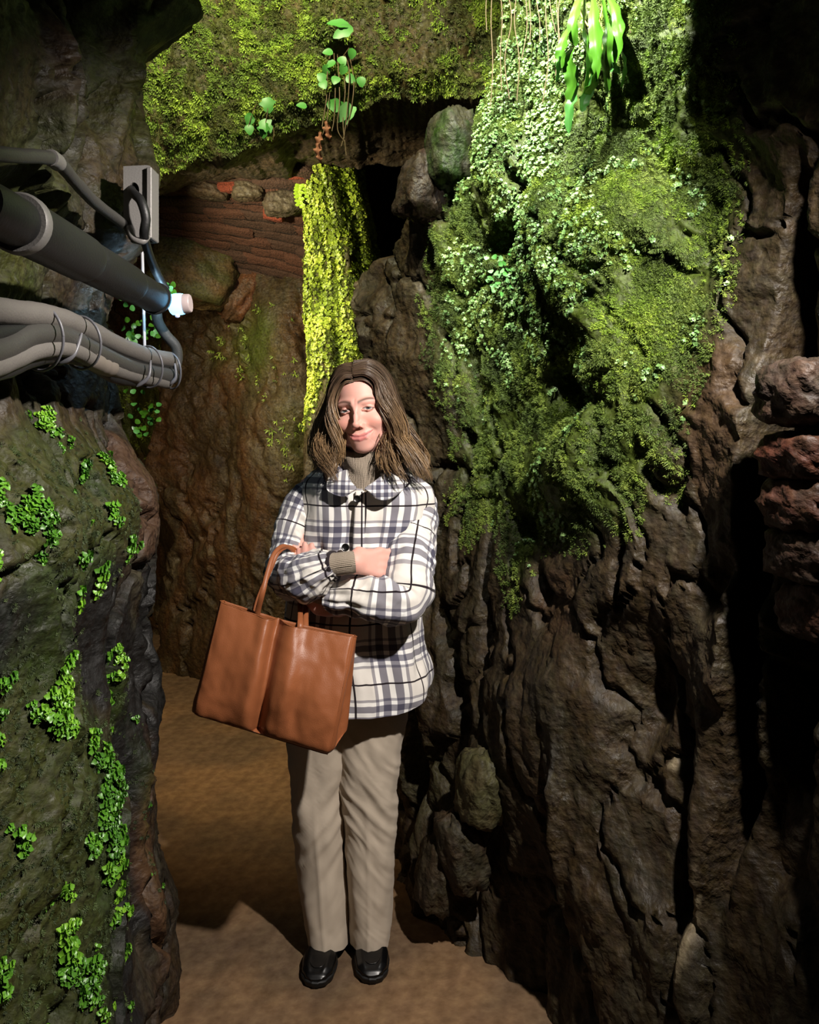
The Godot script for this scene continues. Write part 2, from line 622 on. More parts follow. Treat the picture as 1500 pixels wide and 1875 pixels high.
func right_wall() -> void:
	var opt := {"seed": 0.0, "lean": -0.28, "dry": Color(0.05, 0.041, 0.023), "warm": Color(0.058, 0.041, 0.021), "pale": Color(0.072, 0.062, 0.04)}
	opt.features = RIGHT_FEATURES
	opt.moss = RIGHT_MOSS
	opt.tinge = 0.95
	var vein := Color(0.3, 0.26, 0.18)
	opt.stains = [[3.06, 0.65, 0.02, 0.1, vein], [3.04, 0.56, 0.022, 0.06, vein], [3.00, 0.46, 0.016, 0.12, vein], [3.14, 0.73, 0.02, 0.01, vein], [3.42, 0.66, 0.012, 0.05, Color(0.12, 0.12, 0.11)], [3.69, 1.18, 0.03, 0.05, Color(0.13, 0.12, 0.1)], [3.05, 1.49, 0.1, 0.2, Color(0.07, 0.045, 0.024)], [3.52, 1.03, 0.1, 0.1, Color(0.065, 0.04, 0.022)], [4.07, 0.36, 0.12, 0.2, Color(0.06, 0.055, 0.028)]]
	# the wall steps back under and behind the end of the arch
	opt.hollow = func(u: float, y: float) -> float:
		var edge := 2.2 + 0.07 * noise_fine.get_noise_2d(u * 3.0, 1.0) - 0.35 * (u - 4.6)
		return -0.42 * smoothstep(edge, edge + 0.1, y) * smoothstep(4.06, 4.2, u + 0.03 * noise_fine.get_noise_2d(y * 6.0, 4.0))
	M.right = rock_surface(PATH_RIGHT, LEAN_RIGHT, -1.0, 1.2, 5.4, -0.05, 3.9, 0.0105, opt)
	var o := structure("wall_right", M.right.mesh, M.rock)
	tag(o, "brown rough rock wall with moss behind and beside the woman")
	near_stones(o)


const RIGHT_FEATURES := [
	[3.46, 1.40, 0.24, 0.17, 0, 0.09, 0], [3.58, 1.62, 0.07, 0.05, 30, -0.1, 0], [3.45, 1.57, 0.1, 0.05, 0, -0.07, 0],
	[4.03, 1.66, 0.035, 0.16, -8, -0.1, 0], [3.33, 2.16, 0.2, 0.42, 10, 0.07, 0], [3.50, 2.25, 0.06, 0.2, 8, -0.14, 1],
	[3.88, 2.07, 0.09, 0.05, 0, -0.14, 1], [3.89, 2.28, 0.11, 0.18, 0, 0.06, 1], [4.12, 2.64, 0.035, 0.4, 6, -0.16, 0],
	[2.90, 1.36, 0.05, 0.6, 3, -0.28, 1], [2.79, 0.93, 0.06, 0.3, 10, -0.2, 0], [3.29, 1.15, 0.018, 0.12, 0, -0.05, 0],
	[3.02, 1.15, 0.03, 0.1, 30, -0.05, 0], [3.72, 1.21, 0.08, 0.06, 0, -0.08, 0], 
	 [4.01, 0.80, 0.12, 0.35, -10, 0.05, 0], [3.85, 0.94, 0.02, 0.3, -14, -0.06, 0],
	[3.53, 0.81, 0.2, 0.3, 0, 0.04, 0], [3.21, 0.85, 0.05, 0.14, 10, -0.07, 0], [4.12, 0.31, 0.06, 0.3, 0, -0.1, 0],
	[3.07, 0.57, 0.03, 0.3, -8, -0.06, 0], [3.01, 0.62, 0.05, 0.4, -8, 0.05, 0], [3.39, 0.44, 0.025, 0.35, -6, 0.045, 0],
	[3.45, 0.41, 0.02, 0.3, -6, -0.05, 0], [4.85, 2.08, 0.18, 0.4, 0, 0.05, 0], [2.98, 0.90, 0.12, 0.3, 0, 0.05, 0],
	[3.23, 1.15, 0.12, 0.25, 0, 0.05, 0], [2.95, 0.67, 0.02, 0.2, 5, -0.07, 0], [3.60, 1.07, 0.06, 0.03, 60, -0.05, 0],
]
const RIGHT_MOSS := [
	[3.74, 2.67, 0.45, 0.5, 0.9], [3.88, 2.31, 0.22, 0.35, 0.9], [3.55, 1.99, 0.3, 0.35, 0.95], [3.29, 2.11, 0.2, 0.45, 1.0],
	[3.34, 2.44, 0.2, 0.5, 1.0], [3.68, 1.75, 0.3, 0.22, 0.85], [3.88, 1.90, 0.25, 0.25, 0.7], [3.46, 1.43, 0.24, 0.2, 0.9],
	[3.34, 1.68, 0.2, 0.25, 0.6], [3.93, 1.48, 0.16, 0.25, 0.6], [4.19, 1.91, 0.16, 0.3, 0.45], [3.72, 1.13, 0.09, 0.2, 0.35],
	[4.03, 1.28, 0.12, 0.2, 0.4], [3.61, 1.28, 0.2, 0.1, 0.5],
]


func left_wall() -> void:
	var opt := {"seed": 100.0, "lean": -0.15, "dry": Color(0.045, 0.038, 0.026), "warm": Color(0.062, 0.04, 0.024), "pale": Color(0.085, 0.08, 0.058)}
	opt.features = LEFT_FEATURES
	opt.moss = LEFT_MOSS
	opt.tinge = 0.45
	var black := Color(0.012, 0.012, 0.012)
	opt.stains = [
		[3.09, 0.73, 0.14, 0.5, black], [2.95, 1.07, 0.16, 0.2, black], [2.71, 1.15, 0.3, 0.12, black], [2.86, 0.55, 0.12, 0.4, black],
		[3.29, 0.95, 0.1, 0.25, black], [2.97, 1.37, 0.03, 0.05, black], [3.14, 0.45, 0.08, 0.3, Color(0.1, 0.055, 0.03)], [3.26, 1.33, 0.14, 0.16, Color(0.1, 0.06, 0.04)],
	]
	M.left = rock_surface(PATH_LEFT, LEAN_LEFT, 1.0, 1.6, 5.2, -0.05, 3.9, 0.0105, opt)
	var o := structure("wall_left", M.left.mesh, M.rock)
	tag(o, "dark wet rock wall on the side of the cables, with bright green liverwort")


const LEFT_FEATURES := [
	[2.93, 1.36, 0.06, 0.06, 0, -0.05, 0], [3.37, 2.58, 0.1, 0.1, 0, 0.05, 0], [3.10, 0.35, 0.09, 0.25, 0, 0.04, 0], [3.03, 0.63, 0.06, 0.5, 4, -0.06, 0],
	[2.71, 0.79, 0.2, 0.3, 0, 0.06, 0], [2.89, 1.03, 0.1, 0.25, 0, -0.04, 0], [2.95, 2.29, 0.03, 0.32, 3, 0.07, 0], [3.08, 2.36, 0.025, 0.3, 3, -0.07, 0],
	[3.19, 2.36, 0.028, 0.25, -3, 0.07, 0], [2.80, 2.23, 0.03, 0.3, 2, -0.07, 0], [2.71, 2.16, 0.03, 0.35, 0, 0.06, 0], [3.36, 2.45, 0.02, 0.25, 0, -0.06, 0],
]
const LEFT_MOSS := [
	[2.77, 1.37, 0.3, 0.15, 0.75], [3.08, 1.35, 0.1, 0.14, 0.6], [2.81, 1.27, 0.2, 0.15, 0.6], [3.02, 0.91, 0.06, 0.1, 0.6],
	[2.67, 0.98, 0.1, 0.15, 0.7], [2.69, 0.80, 0.22, 0.25, 0.8], [2.64, 0.59, 0.25, 0.3, 0.8], [3.34, 2.35, 0.1, 0.3, 0.5], [3.12, 2.29, 0.2, 0.4, 0.35],
	[2.73, 1.98, 0.3, 0.3, 0.3], [2.84, 1.80, 0.3, 0.2, 0.4], [3.12, 0.59, 0.05, 0.3, 0.35],
]


func back_wall() -> void:
	var opt := {"seed": 200.0, "lean": 0.2, "dry": Color(0.06, 0.045, 0.022), "warm": Color(0.085, 0.047, 0.02), "pale": Color(0.1, 0.085, 0.05), "amount": 1.15}
	opt.features = [[1.85, 1.26, 0.04, 0.3, 0, 0.08, 0], [1.58, 2.41, 0.25, 0.12, -20, 0.14, 0]]
	opt.moss = [
		[1.03, 1.93, 0.2, 0.3, 0.45], [1.37, 1.94, 0.3, 0.25, 0.25], [1.58, 2.44, 0.2, 0.15, 0.4], [0.82, 1.43, 0.15, 0.4, 0.3],
		[2.6, 1.6, 0.4, 0.35, 0.7], [2.5, 1.9, 0.5, 0.3, 0.7], [3.2, 1.7, 0.6, 0.4, 0.6],
	]
	opt.tinge = 0.7
	M.back = rock_surface(PATH_BACK, LEAN_BACK, -1.0, 0.0, 8.1, -0.05, 3.9, 0.02, opt)
	var o := structure("wall_back", M.back.mesh, M.rock)
	tag(o, "brown rock wall at the end of the visible passage")
	for s in [[Vector3(-1.226, 2.356, -4.620), Vector3(0.5, 0.36, 0.4), 14.0, Color(0.07, 0.075, 0.025), Color(0.12, 0.08, 0.035)], [Vector3(-0.952, 2.287, -4.760), Vector3(0.2, 0.42, 0.3), 35.0, Color(0.12, 0.05, 0.022), Color(0.08, 0.045, 0.022)], [Vector3(-0.621, 2.596, -4.050), Vector3(0.2, 0.12, 0.16), -8.0, Color(0.14, 0.12, 0.09), Color(0.1, 0.08, 0.06)], [Vector3(-0.987, 2.641, -4.000), Vector3(0.2, 0.07, 0.14), 6.0, Color(0.13, 0.09, 0.06), Color(0.1, 0.08, 0.06)], [Vector3(-0.787, 2.641, -4.000), Vector3(0.16, 0.09, 0.14), -5.0, Color(0.12, 0.1, 0.07), Color(0.1, 0.07, 0.05)]]:
		var b := part("stone", tint_mesh(stone_mesh(s[1], s[0].x * 31.0, 0.16, 0.4), s[3], s[4], 6.0), M.rock, o)
		b.position = s[0]
		b.rotation_degrees = Vector3(0, 15, -s[2])
	for s in [[Vector3(-0.876, 2.662, -3.980), 5.0], [Vector3(-0.550, 2.705, -3.930), 0.0], [Vector3(-0.678, 2.555, -4.100), -12.0]]:
		var b := part("brick", stone_mesh(Vector3(0.1, 0.065, 0.07), s[1], 0.14, 0.85, 8), M.brick_red, o)
		b.position = s[0]
		b.rotation_degrees.z = s[1]


# loose-edged stones: a rounded block knocked about with noise
func stone_mesh(size: Vector3, seed_: float, rough := 0.12, square := 0.5, rings := 22) -> ArrayMesh:
	var pos := PackedVector3Array()
	var nu := rings * 2
	var nv := rings + 1
	for i in nu:
		var a := TAU * i / nu
		for j in nv:
			var b := -PI / 2 + PI * j / (nv - 1)
			var d := Vector3(cos(a) * cos(b), sin(b), sin(a) * cos(b))
			var q := maxf(absf(d.x), maxf(absf(d.y), absf(d.z)))
			var p := d.lerp(d / q, square)
			var s := 1.0 + rough * (noise_broad.get_noise_3dv(d * 1.6 + Vector3(seed_, 0, 0)) + 0.5 * noise_ridge.get_noise_3dv(d * 2.4 + Vector3(0, seed_, 0)) + 0.35 * noise_fine.get_noise_3dv(d * 6.0 + Vector3(0, 0, seed_)))
			pos.append(p * s * size * 0.5)
	var idx := flipped(grid_index(nu, nv, true))
	var col := PackedColorArray()
	for p in pos:
		col.append(Color.WHITE)
	return array_mesh(pos, mesh_normals(pos, idx), idx, col)


func tint_mesh(m: ArrayMesh, a: Color, b: Color, freq: float) -> ArrayMesh:
	var s := m.surface_get_arrays(0)
	var col := PackedColorArray()
	for p in s[Mesh.ARRAY_VERTEX]:
		var c := a.lerp(b, smoothstep(-0.25, 0.3, noise_patch.get_noise_3dv(p * freq)))
		c *= 0.85 + 0.4 * noise_grain.get_noise_3dv(p * 40.0)
		c.a = 1.0
		col.append(c)
	return array_mesh(s[Mesh.ARRAY_VERTEX], s[Mesh.ARRAY_NORMAL], s[Mesh.ARRAY_INDEX], col)


func near_stones(wall: Node) -> void:
	var brown := Color(0.1, 0.07, 0.04)
	var olive := Color(0.13, 0.13, 0.06)
	# [centre, size, turn about z, first colour, second colour, label]
	for s in [
		[Vector3(0.139, 2.432, -2.780), Vector3(0.15, 0.26, 0.22), 4.0, Color(0.05, 0.05, 0.026), Color(0.035, 0.075, 0.012), "mossy grey boulder jammed under the end of the arch"],
		[Vector3(0.048, 2.326, -2.860), Vector3(0.16, 0.22, 0.2), 12.0, Color(0.06, 0.042, 0.028), Color(0.05, 0.035, 0.02), "brown boulder beneath the mossy one"],
		[Vector3(0.207, 0.485, -2.300), Vector3(0.14, 0.2, 0.16), 8.0, olive, Color(0.16, 0.14, 0.07), "pale olive knob of rock standing out near the floor"],
		[Vector3(0.079, 0.207, -2.360), Vector3(0.1, 0.2, 0.14), 10.0, Color(0.09, 0.075, 0.045), brown, ""],
		[Vector3(0.147, 0.291, -2.320), Vector3(0.12, 0.22, 0.14), -12.0, Color(0.09, 0.08, 0.05), brown, ""],
		[Vector3(0.718, 1.558, -1.500), Vector3(0.12, 0.12, 0.16), 2.0, Color(0.09, 0.065, 0.05), Color(0.12, 0.075, 0.055), ""],
		[Vector3(0.722, 1.443, -1.500), Vector3(0.11, 0.09, 0.16), -2.0, Color(0.14, 0.05, 0.03), Color(0.12, 0.06, 0.04), "reddish stone in the stack by the dark crevice"],
		[Vector3(0.725, 1.353, -1.500), Vector3(0.11, 0.1, 0.16), 3.0, Color(0.13, 0.055, 0.035), Color(0.1, 0.06, 0.04), ""],
		[Vector3(0.730, 1.263, -1.500), Vector3(0.1, 0.1, 0.16), -3.0, Color(0.1, 0.06, 0.045), Color(0.09, 0.06, 0.04), ""],
		[Vector3(0.740, 1.158, -1.500), Vector3(0.07, 0.1, 0.14), 8.0, Color(0.12, 0.05, 0.03), Color(0.09, 0.055, 0.04), ""],
		[Vector3(0.799, 0.688, -1.620), Vector3(0.09, 0.22, 0.14), 6.0, Color(0.09, 0.07, 0.05), brown, ""],
	]:
		var o := part("stone", tint_mesh(stone_mesh(s[1], s[0].x * 37.0 + s[0].y * 11.0, 0.17, 0.45), s[3] * 0.65, s[4] * 0.65, 9.0), M.rock, wall)
		o.position = s[0]
		o.rotation_degrees = Vector3(0, 20, -s[2])
		if s[5]:
			tag(o, s[5])


func shell() -> void:
	# floor: trodden damp earth and concrete
	var nu := 150
	var nv := 210
	var pos := PackedVector3Array()
	var col := PackedColorArray()
	for i in nu:
		for j in nv:
			var x := -3.8 + 5.4 * i / (nu - 1)
			var d := -1.5 + 8.4 * j / (nv - 1)
			var v := noise_patch.get_noise_2d(x * 1.3, d * 1.1)
			pos.append(Vector3(x, 0.006 * noise_broad.get_noise_2d(x * 1.5, d * 1.5), -d))
			var c := Color(0.25, 0.155, 0.082).lerp(Color(0.16, 0.108, 0.066), smoothstep(-0.2, 0.3, v))
			col.append(c * (1.0 + 0.25 * noise_fine.get_noise_2d(x * 8.0, d * 8.0)))
	var o := structure("floor", grid_mesh(pos, nu, nv, false, flipped_colors(col)), M.floor)
	tag(o, "damp brown floor of the passage")
	for w in [["ceiling", Vector3(6.0, 0.4, 9.4), Vector3(-1.1, 4.05, -2.7)], ["wall_front", Vector3(6.0, 4.4, 0.4), Vector3(-1.1, 2.0, 1.7)], ["wall_left_outer", Vector3(0.4, 4.4, 9.4), Vector3(-4.2, 2.0, -2.7)], ["wall_right_outer", Vector3(0.4, 4.4, 9.4), Vector3(1.9, 2.0, -2.7)], ["wall_back_outer", Vector3(6.0, 4.4, 0.4), Vector3(-1.1, 2.0, -7.2)]]:
		var b := structure(w[0], tint_mesh(chamfer_box(w[1], 0.03), Color(0.07, 0.06, 0.04), Color(0.09, 0.06, 0.04), 1.0), M.rock)
		b.position = w[2]


func flipped_colors(c: PackedColorArray) -> PackedColorArray:
	for k in c.size():
		c[k].a = 1.0
	return c


# ---------------------------------------------------------------- the arch, the vault behind it and the pillar

const ARCH_NEAR := [Vector2(-1.5, 2.15), Vector2(-1.15, 2.36), Vector2(-0.96, 2.467), Vector2(-0.87, 2.51), Vector2(-0.72, 2.54), Vector2(-0.64, 2.58), Vector2(-0.52, 2.62), Vector2(-0.39, 2.665), Vector2(-0.31, 2.68), Vector2(-0.21, 2.715), Vector2(-0.1, 2.752), Vector2(0.06, 2.76), Vector2(0.2, 2.77), Vector2(0.6, 2.78)]
const ARCH_FAR := [Vector2(-1.7, 2.4), Vector2(-1.21, 2.574), Vector2(-0.99, 2.665), Vector2(-0.56, 2.672), Vector2(-0.53, 2.735), Vector2(0.6, 2.745)]


func arch() -> void:
	var nu := 300
	var face := 110
	var under := 60
	var nv := face + under + 20
	var pos := PackedVector3Array()
	var col := PackedColorArray()
	var moss_of := PackedFloat32Array()
	for i in nu:
		var x := -1.6 + 2.1 * i / (nu - 1)
		var near := table(ARCH_NEAR, x) + 0.022 * noise_fine.get_noise_2d(x * 9.0, 3.0) + 0.012 * noise_grain.get_noise_2d(x * 30.0, 8.0)
		var far := table(ARCH_FAR, x) + 0.015 * noise_fine.get_noise_2d(x * 7.0, 13.0)
		for j in nv:
			var y: float
			var d: float
			var n: Vector3
			var amp := 1.0
			if j < face:
				var f := float(j) / (face - 1)
				y = lerpf(3.95, near, f)
				d = 3.02 + 0.1 * f + 0.05 * smoothstep(0.93, 1.0, f)
				n = Vector3(0, 0, 1)
			elif j < face + under:
				var f := float(j - face + 1) / under
				y = lerpf(near, far, f) - 0.0 + 0.012 * sin(f * PI)
				d = lerpf(3.17, 3.9, f)
				n = Vector3(0, -1, 0)
				amp = 0.7
			else:
				var f := float(j - face - under + 1) / 20.0
				y = lerpf(far, 3.95, f)
				d = 3.9 + 0.05 * f
				n = Vector3(0, 0, -1)
			var s := noise_broad.get_noise_3d(x * 2.2, y * 2.2, d * 2.2) * 0.06 + noise_fine.get_noise_3d(x * 9.0, y * 9.0, d * 9.0) * 0.022 + noise_grain.get_noise_3d(x * 40.0, y * 40.0, d * 40.0) * 0.006
			s += 0.01 * noise_ridge.get_noise_3d(x * 6.0, y * 6.0, d * 6.0)
			if j < face:
				s -= 0.13 * exp(-(pow((x + 0.265) / 0.07, 2) + pow((y - 2.915) / 0.04, 2)))
			var p := Vector3(x, y, -d) + n * s * amp
			pos.append(p)
			var m := 0.0
			if j < face:
				m = 0.75 + 0.7 * noise_patch.get_noise_2d(x * 2.5 + 4.0, y * 2.5) + 0.35 * blobs([[-0.75, 2.65, 0.25, 0.16, 1.0], [-0.6, 2.95, 0.25, 0.2, 1.0], [-0.35, 2.85, 0.25, 0.15, 1.0]], x, y) - 1.2 * blobs([[-0.265, 2.915, 0.06, 0.035, 1.0]], x, y) - 0.25 * blobs([[0.1, 3.05, 0.25, 0.2, 1.0], [-0.15, 3.0, 0.1, 0.1, 1.0]], x, y)
			moss_of.append(m if j > 4 and j < face - 1 else 0.0)
			var c := Color(0.075, 0.052, 0.032).lerp(Color(0.06, 0.05, 0.035), 0.5 + noise_patch.get_noise_2d(x * 4.0, d * 4.0))
			var g := Color(0.085, 0.1, 0.022).lerp(Color(0.12, 0.1, 0.035), smoothstep(-0.2, 0.3, noise_patch.get_noise_2d(x * 5.0, y * 5.0 + 9.0)))
			c = c.lerp(g, clampf(m * 1.3, 0.0, 1.0) * (1.0 - smoothstep(face - 3.0, face + 2.0, j)))
			c *= 0.85 + 0.4 * noise_grain.get_noise_2d(x * 35.0, y * 35.0)
			c.a = 1.0
			col.append(c)
	var idx := flipped(grid_index(nu, nv))
	var nrm := mesh_normals(pos, idx)
	M.arch = {"pos": pos, "nrm": nrm, "moss": moss_of, "nu": nu, "nv": nv}
	tag(structure("ceiling_arch", array_mesh(pos, nrm, idx, col), M.rock), "low rock arch across the passage, its face green with moss")


# brick barrel beyond the arch, falling towards the back wall: each brick a piece
func vault() -> void:
	var root := Node3D.new()
	root.name = "ceiling_vault"
	add_child(root)
	tag(root, "old brick vault over the passage beyond the arch", "", "", "structure")
	var pos := PackedVector3Array()
	var col := PackedColorArray()
	var nu := 90
	var nv := 60
	for i in nu:
		for j in nv:
			var p := vault_at(float(i) / (nu - 1), float(j) / (nv - 1))
			pos.append(p + Vector3(0, 0.03 + 0.03 * noise_fine.get_noise_3dv(p * 5.0), 0))
			var c := Color(0.075, 0.04, 0.022).lerp(Color(0.1, 0.07, 0.045), 0.5 + noise_patch.get_noise_3dv(p * 4.0))
			c.a = 1.0
			col.append(c)
	var bed := part("mortar_bed", grid_mesh(pos, nu, nv, false, col), M.rock, root)
	bed.set_meta("kind", "structure")
	var kinds := []
	for k in 6:
		kinds.append(stone_mesh(Vector3(0.215, 0.06, 0.075), 5.0 + k * 3.3, 0.16, 0.85, 7))
	var mats := [M.brick, M.brick_dark, M.brick_dark, M.brick, M.brick_dark, M.brick]
	var r := RandomNumberGenerator.new()
	r.seed = 5
	for row in 17:
		var v := (row + 0.5) / 17.0
		var off := 0.5 * (row % 2)
		for k in 12:
			var u := (k + off + 0.25 + 0.08 * r.randf()) / 12.6
			if u > 1.0:
				continue
			var p := vault_at(u, v)
			var du := (vault_at(minf(u + 0.02, 1.0), v) - vault_at(maxf(u - 0.02, 0.0), v)).normalized()
			var dv := (vault_at(u, minf(v + 0.02, 1.0)) - vault_at(u, maxf(v - 0.02, 0.0))).normalized()
			var n := du.cross(dv).normalized()
			dv = n.cross(du).normalized()
			var pick := r.randi() % 6 if r.randf() < 0.35 else (row * 7 + k * 3) % 5
			var b := part("brick", kinds[r.randi() % 6], mats[pick], root)
			b.transform = Transform3D(Basis(du, n, dv).rotated(n, r.randf_range(-0.06, 0.06)), p + n * r.randf_range(-0.012, 0.012))


func vault_at(u: float, v: float) -> Vector3:
	var d := lerpf(3.86, 4.95, v)
	var x := lerpf(-2.5, -0.35, u) + 0.15 * v
	var y := 2.72 - 0.03 * v - 0.42 * pow(v, 1.7) - 0.42 * pow(maxf(u - 0.35, 0.0) / 0.65, 2.0) * v
	return Vector3(x, y, -d)


func pillar() -> void:
	# silhouettes of the pillar: middle and half width by height
	var nu := 130
	var nv := 260
	var pos := PackedVector3Array()
	var col := PackedColorArray()
	var moss_of := PackedFloat32Array()
	var mid := [Vector2(-0.05, -0.3), Vector2(1.4, -0.31), Vector2(1.8, -0.31), Vector2(2.2, -0.325), Vector2(2.45, -0.345), Vector2(2.8, -0.4), Vector2(3.0, -0.4)]
	var half := [Vector2(-0.05, 0.24), Vector2(1.2, 0.2), Vector2(1.8, 0.165), Vector2(2.2, 0.165), Vector2(2.5, 0.145), Vector2(2.8, 0.14), Vector2(3.0, 0.14)]
	for i in nu:
		var a := TAU * i / nu
		for j in nv:
			var y := -0.05 + 3.0 * j / (nv - 1)
			var hw := soft_table(half, y)
			var dir := Vector2(cos(a), sin(a))
			var q := pow(pow(absf(dir.x), 2.6) + pow(absf(dir.y), 2.6), -1.0 / 2.6)
			var rad := 1.0 + 0.18 * noise_broad.get_noise_3d(dir.x * 1.2, y * 1.8, dir.y * 1.2 + 7.0) + 0.16 * noise_ridge.get_noise_3d(dir.x * 1.5, y * 0.9, dir.y * 1.5) + 0.06 * noise_fine.get_noise_3d(dir.x * 4.0, y * 9.0, dir.y * 4.0) + 0.02 * noise_grain.get_noise_3d(dir.x * 12.0, y * 40.0, dir.y * 12.0)
			var p := Vector3(soft_table(mid, y) + dir.x * q * rad * hw, y, -4.12 + dir.y * q * rad * (hw + 0.07))
			pos.append(p)
			var m := smoothstep(1.35, 1.75, y) * (0.95 + 0.5 * noise_patch.get_noise_3d(p.x * 5.0, y * 3.0, p.z * 5.0)) - 0.9 * blobs([[-0.27, 2.3, 0.05, 0.1, 1.0], [-0.4, 1.55, 0.06, 0.3, 1.0]], p.x, y)
			m *= 1.0 - 0.6 * smoothstep(-0.2, -0.14, p.x)
			moss_of.append(maxf(m, 0.0))
			var c := Color(0.07, 0.06, 0.035).lerp(Color(0.12, 0.14, 0.025), clampf(m, 0.0, 1.0))
			c *= 0.85 + 0.4 * noise_grain.get_noise_3d(p.x * 30.0, y * 30.0, p.z * 30.0)
			c.a = 1.0
			col.append(c)
	var idx := flipped(grid_index(nu, nv, true))
	var nrm := mesh_normals(pos, idx)
	M.pillar = {"pos": pos, "nrm": nrm, "moss": moss_of, "nu": nu, "nv": nv}
	tag(structure("wall_pillar", array_mesh(pos, nrm, idx, col), M.rock), "rock pillar covered in bright yellow green moss behind the woman")


# ---------------------------------------------------------------- moss and plants

# a tuft of narrow blades standing out from the rock (z out)
func moss_tuft(seed_: int, blades: int, length: float, width: float) -> ArrayMesh:
	var r := RandomNumberGenerator.new()
	r.seed = seed_
	var pos := PackedVector3Array()
	var idx := PackedInt32Array()
	for b in blades:
		var a := r.randf() * TAU
		var e := r.randf_range(0.15, 1.3)
		var d := Vector3(cos(a) * cos(e), sin(a) * cos(e), sin(e))
		var root := Vector3(cos(a), sin(a), 0) * r.randf() * length * 0.8
		var side := d.cross(Vector3(r.randf() - 0.5, r.randf() - 0.5, 1)).normalized() * width * r.randf_range(0.6, 1.2)
		var l := length * r.randf_range(0.6, 1.3)
		var k := pos.size()
		var bend := Vector3(0, -0.25, 0.1) * l
		pos.append_array(PackedVector3Array([root - side * 0.4, root + side * 0.4, root + d * l * 0.55 + side, root + d * l * 0.55 - side, root + d * l + bend]))
		idx.append_array(PackedInt32Array([k, k + 1, k + 2, k, k + 2, k + 3, k + 3, k + 2, k + 4]))
	return array_mesh(pos, mesh_normals(pos, idx), idx)


# a cluster of small round cupped leaves
func leaf_tuft(seed_: int, leaves: int, radius: float, spread: float) -> ArrayMesh:
	var r := RandomNumberGenerator.new()
	r.seed = seed_
	var pos := PackedVector3Array()
	var idx := PackedInt32Array()
	for b in leaves:
		var a := r.randf() * TAU
		var c := Vector3(cos(a), sin(a), 0) * spread * sqrt(r.randf()) + Vector3(0, 0, r.randf_range(0.3, 1.2) * spread * 0.7)
		var n := Vector3(r.randfn() * 0.5, r.randfn() * 0.4 + 0.35, 1.0).normalized()
		var x := n.cross(Vector3(sin(a * 3.0), cos(a * 3.0), 0.1)).normalized()
		var y := n.cross(x)
		var s := radius * r.randf_range(0.6, 1.2)
		var k := pos.size()
		pos.append(c)
		for q in 7:
			var t := TAU * q / 7.0
			var rr := s * (1.0 + 0.22 * cos(t * 3.0 + a))
			pos.append(c + (x * cos(t) + y * sin(t)) * rr + n * s * 0.25)
		for q in 7:
			idx.append_array(PackedInt32Array([k, k + 1 + (q + 1) % 7, k + 1 + q]))
	return array_mesh(pos, mesh_normals(pos, idx), idx)


# places on a rock surface where moss grows: a number of [transform, colour]
func scatter(surface: Dictionary, tries: int, threshold: float, size: Vector2, lift: float, colours: Array, seed_: int, patch: Callable) -> Array:
	var r := RandomNumberGenerator.new()
	r.seed = seed_
	var out := []
	for t in tries:
		var i: int = r.randi() % (surface.nu - 1)
		var j: int = r.randi() % (surface.nv - 1)
		var k: int = i * surface.nv + j
		var m: float = surface.moss[k]
		if m < threshold * 0.5:
			continue
		var a: Vector3 = surface.pos[k]
		var b: Vector3 = surface.pos[k + surface.nv]
		var c: Vector3 = surface.pos[k + 1]
		var p := a + (b - a) * r.randf() + (c - a) * r.randf()
		var dens: float = patch.call(p, m)
		if r.randf() > dens:
			continue
		var n: Vector3 = surface.nrm[k]
		var up := (Vector3.UP - n * n.y).normalized()
		var x := up.cross(n).normalized()
		var s := r.randf_range(size.x, size.y)
		var basis_ := Basis(x, up, n).rotated(n, r.randfn() * 0.6).scaled(Vector3.ONE * s)
		var v := clampf(0.5 + 0.9 * noise_patch.get_noise_3dv(p * 5.0) + r.randfn() * 0.18, 0.0, 1.0)
		var col: Color = colours[0].lerp(colours[1], v * 2.0) if v < 0.5 else colours[1].lerp(colours[2], v * 2.0 - 1.0)
		out.append([Transform3D(basis_, p + n * lift), col])
	return out


func stuff(called: String, mesh: ArrayMesh, mat: Material, spots: Array, label: String, category: String) -> void:
	var mm := MultiMesh.new()
	mm.transform_format = MultiMesh.TRANSFORM_3D
	mm.use_colors = true
	mm.mesh = mesh
	mm.instance_count = spots.size()
	for k in spots.size():
		mm.set_instance_transform(k, spots[k][0])
		mm.set_instance_color(k, spots[k][1])
	var o := MultiMeshInstance3D.new()
	o.name = numbered(called)
	o.multimesh = mm
	o.material_override = mat
	add_child(o, true)
	tag(o, label, category, "", "stuff")


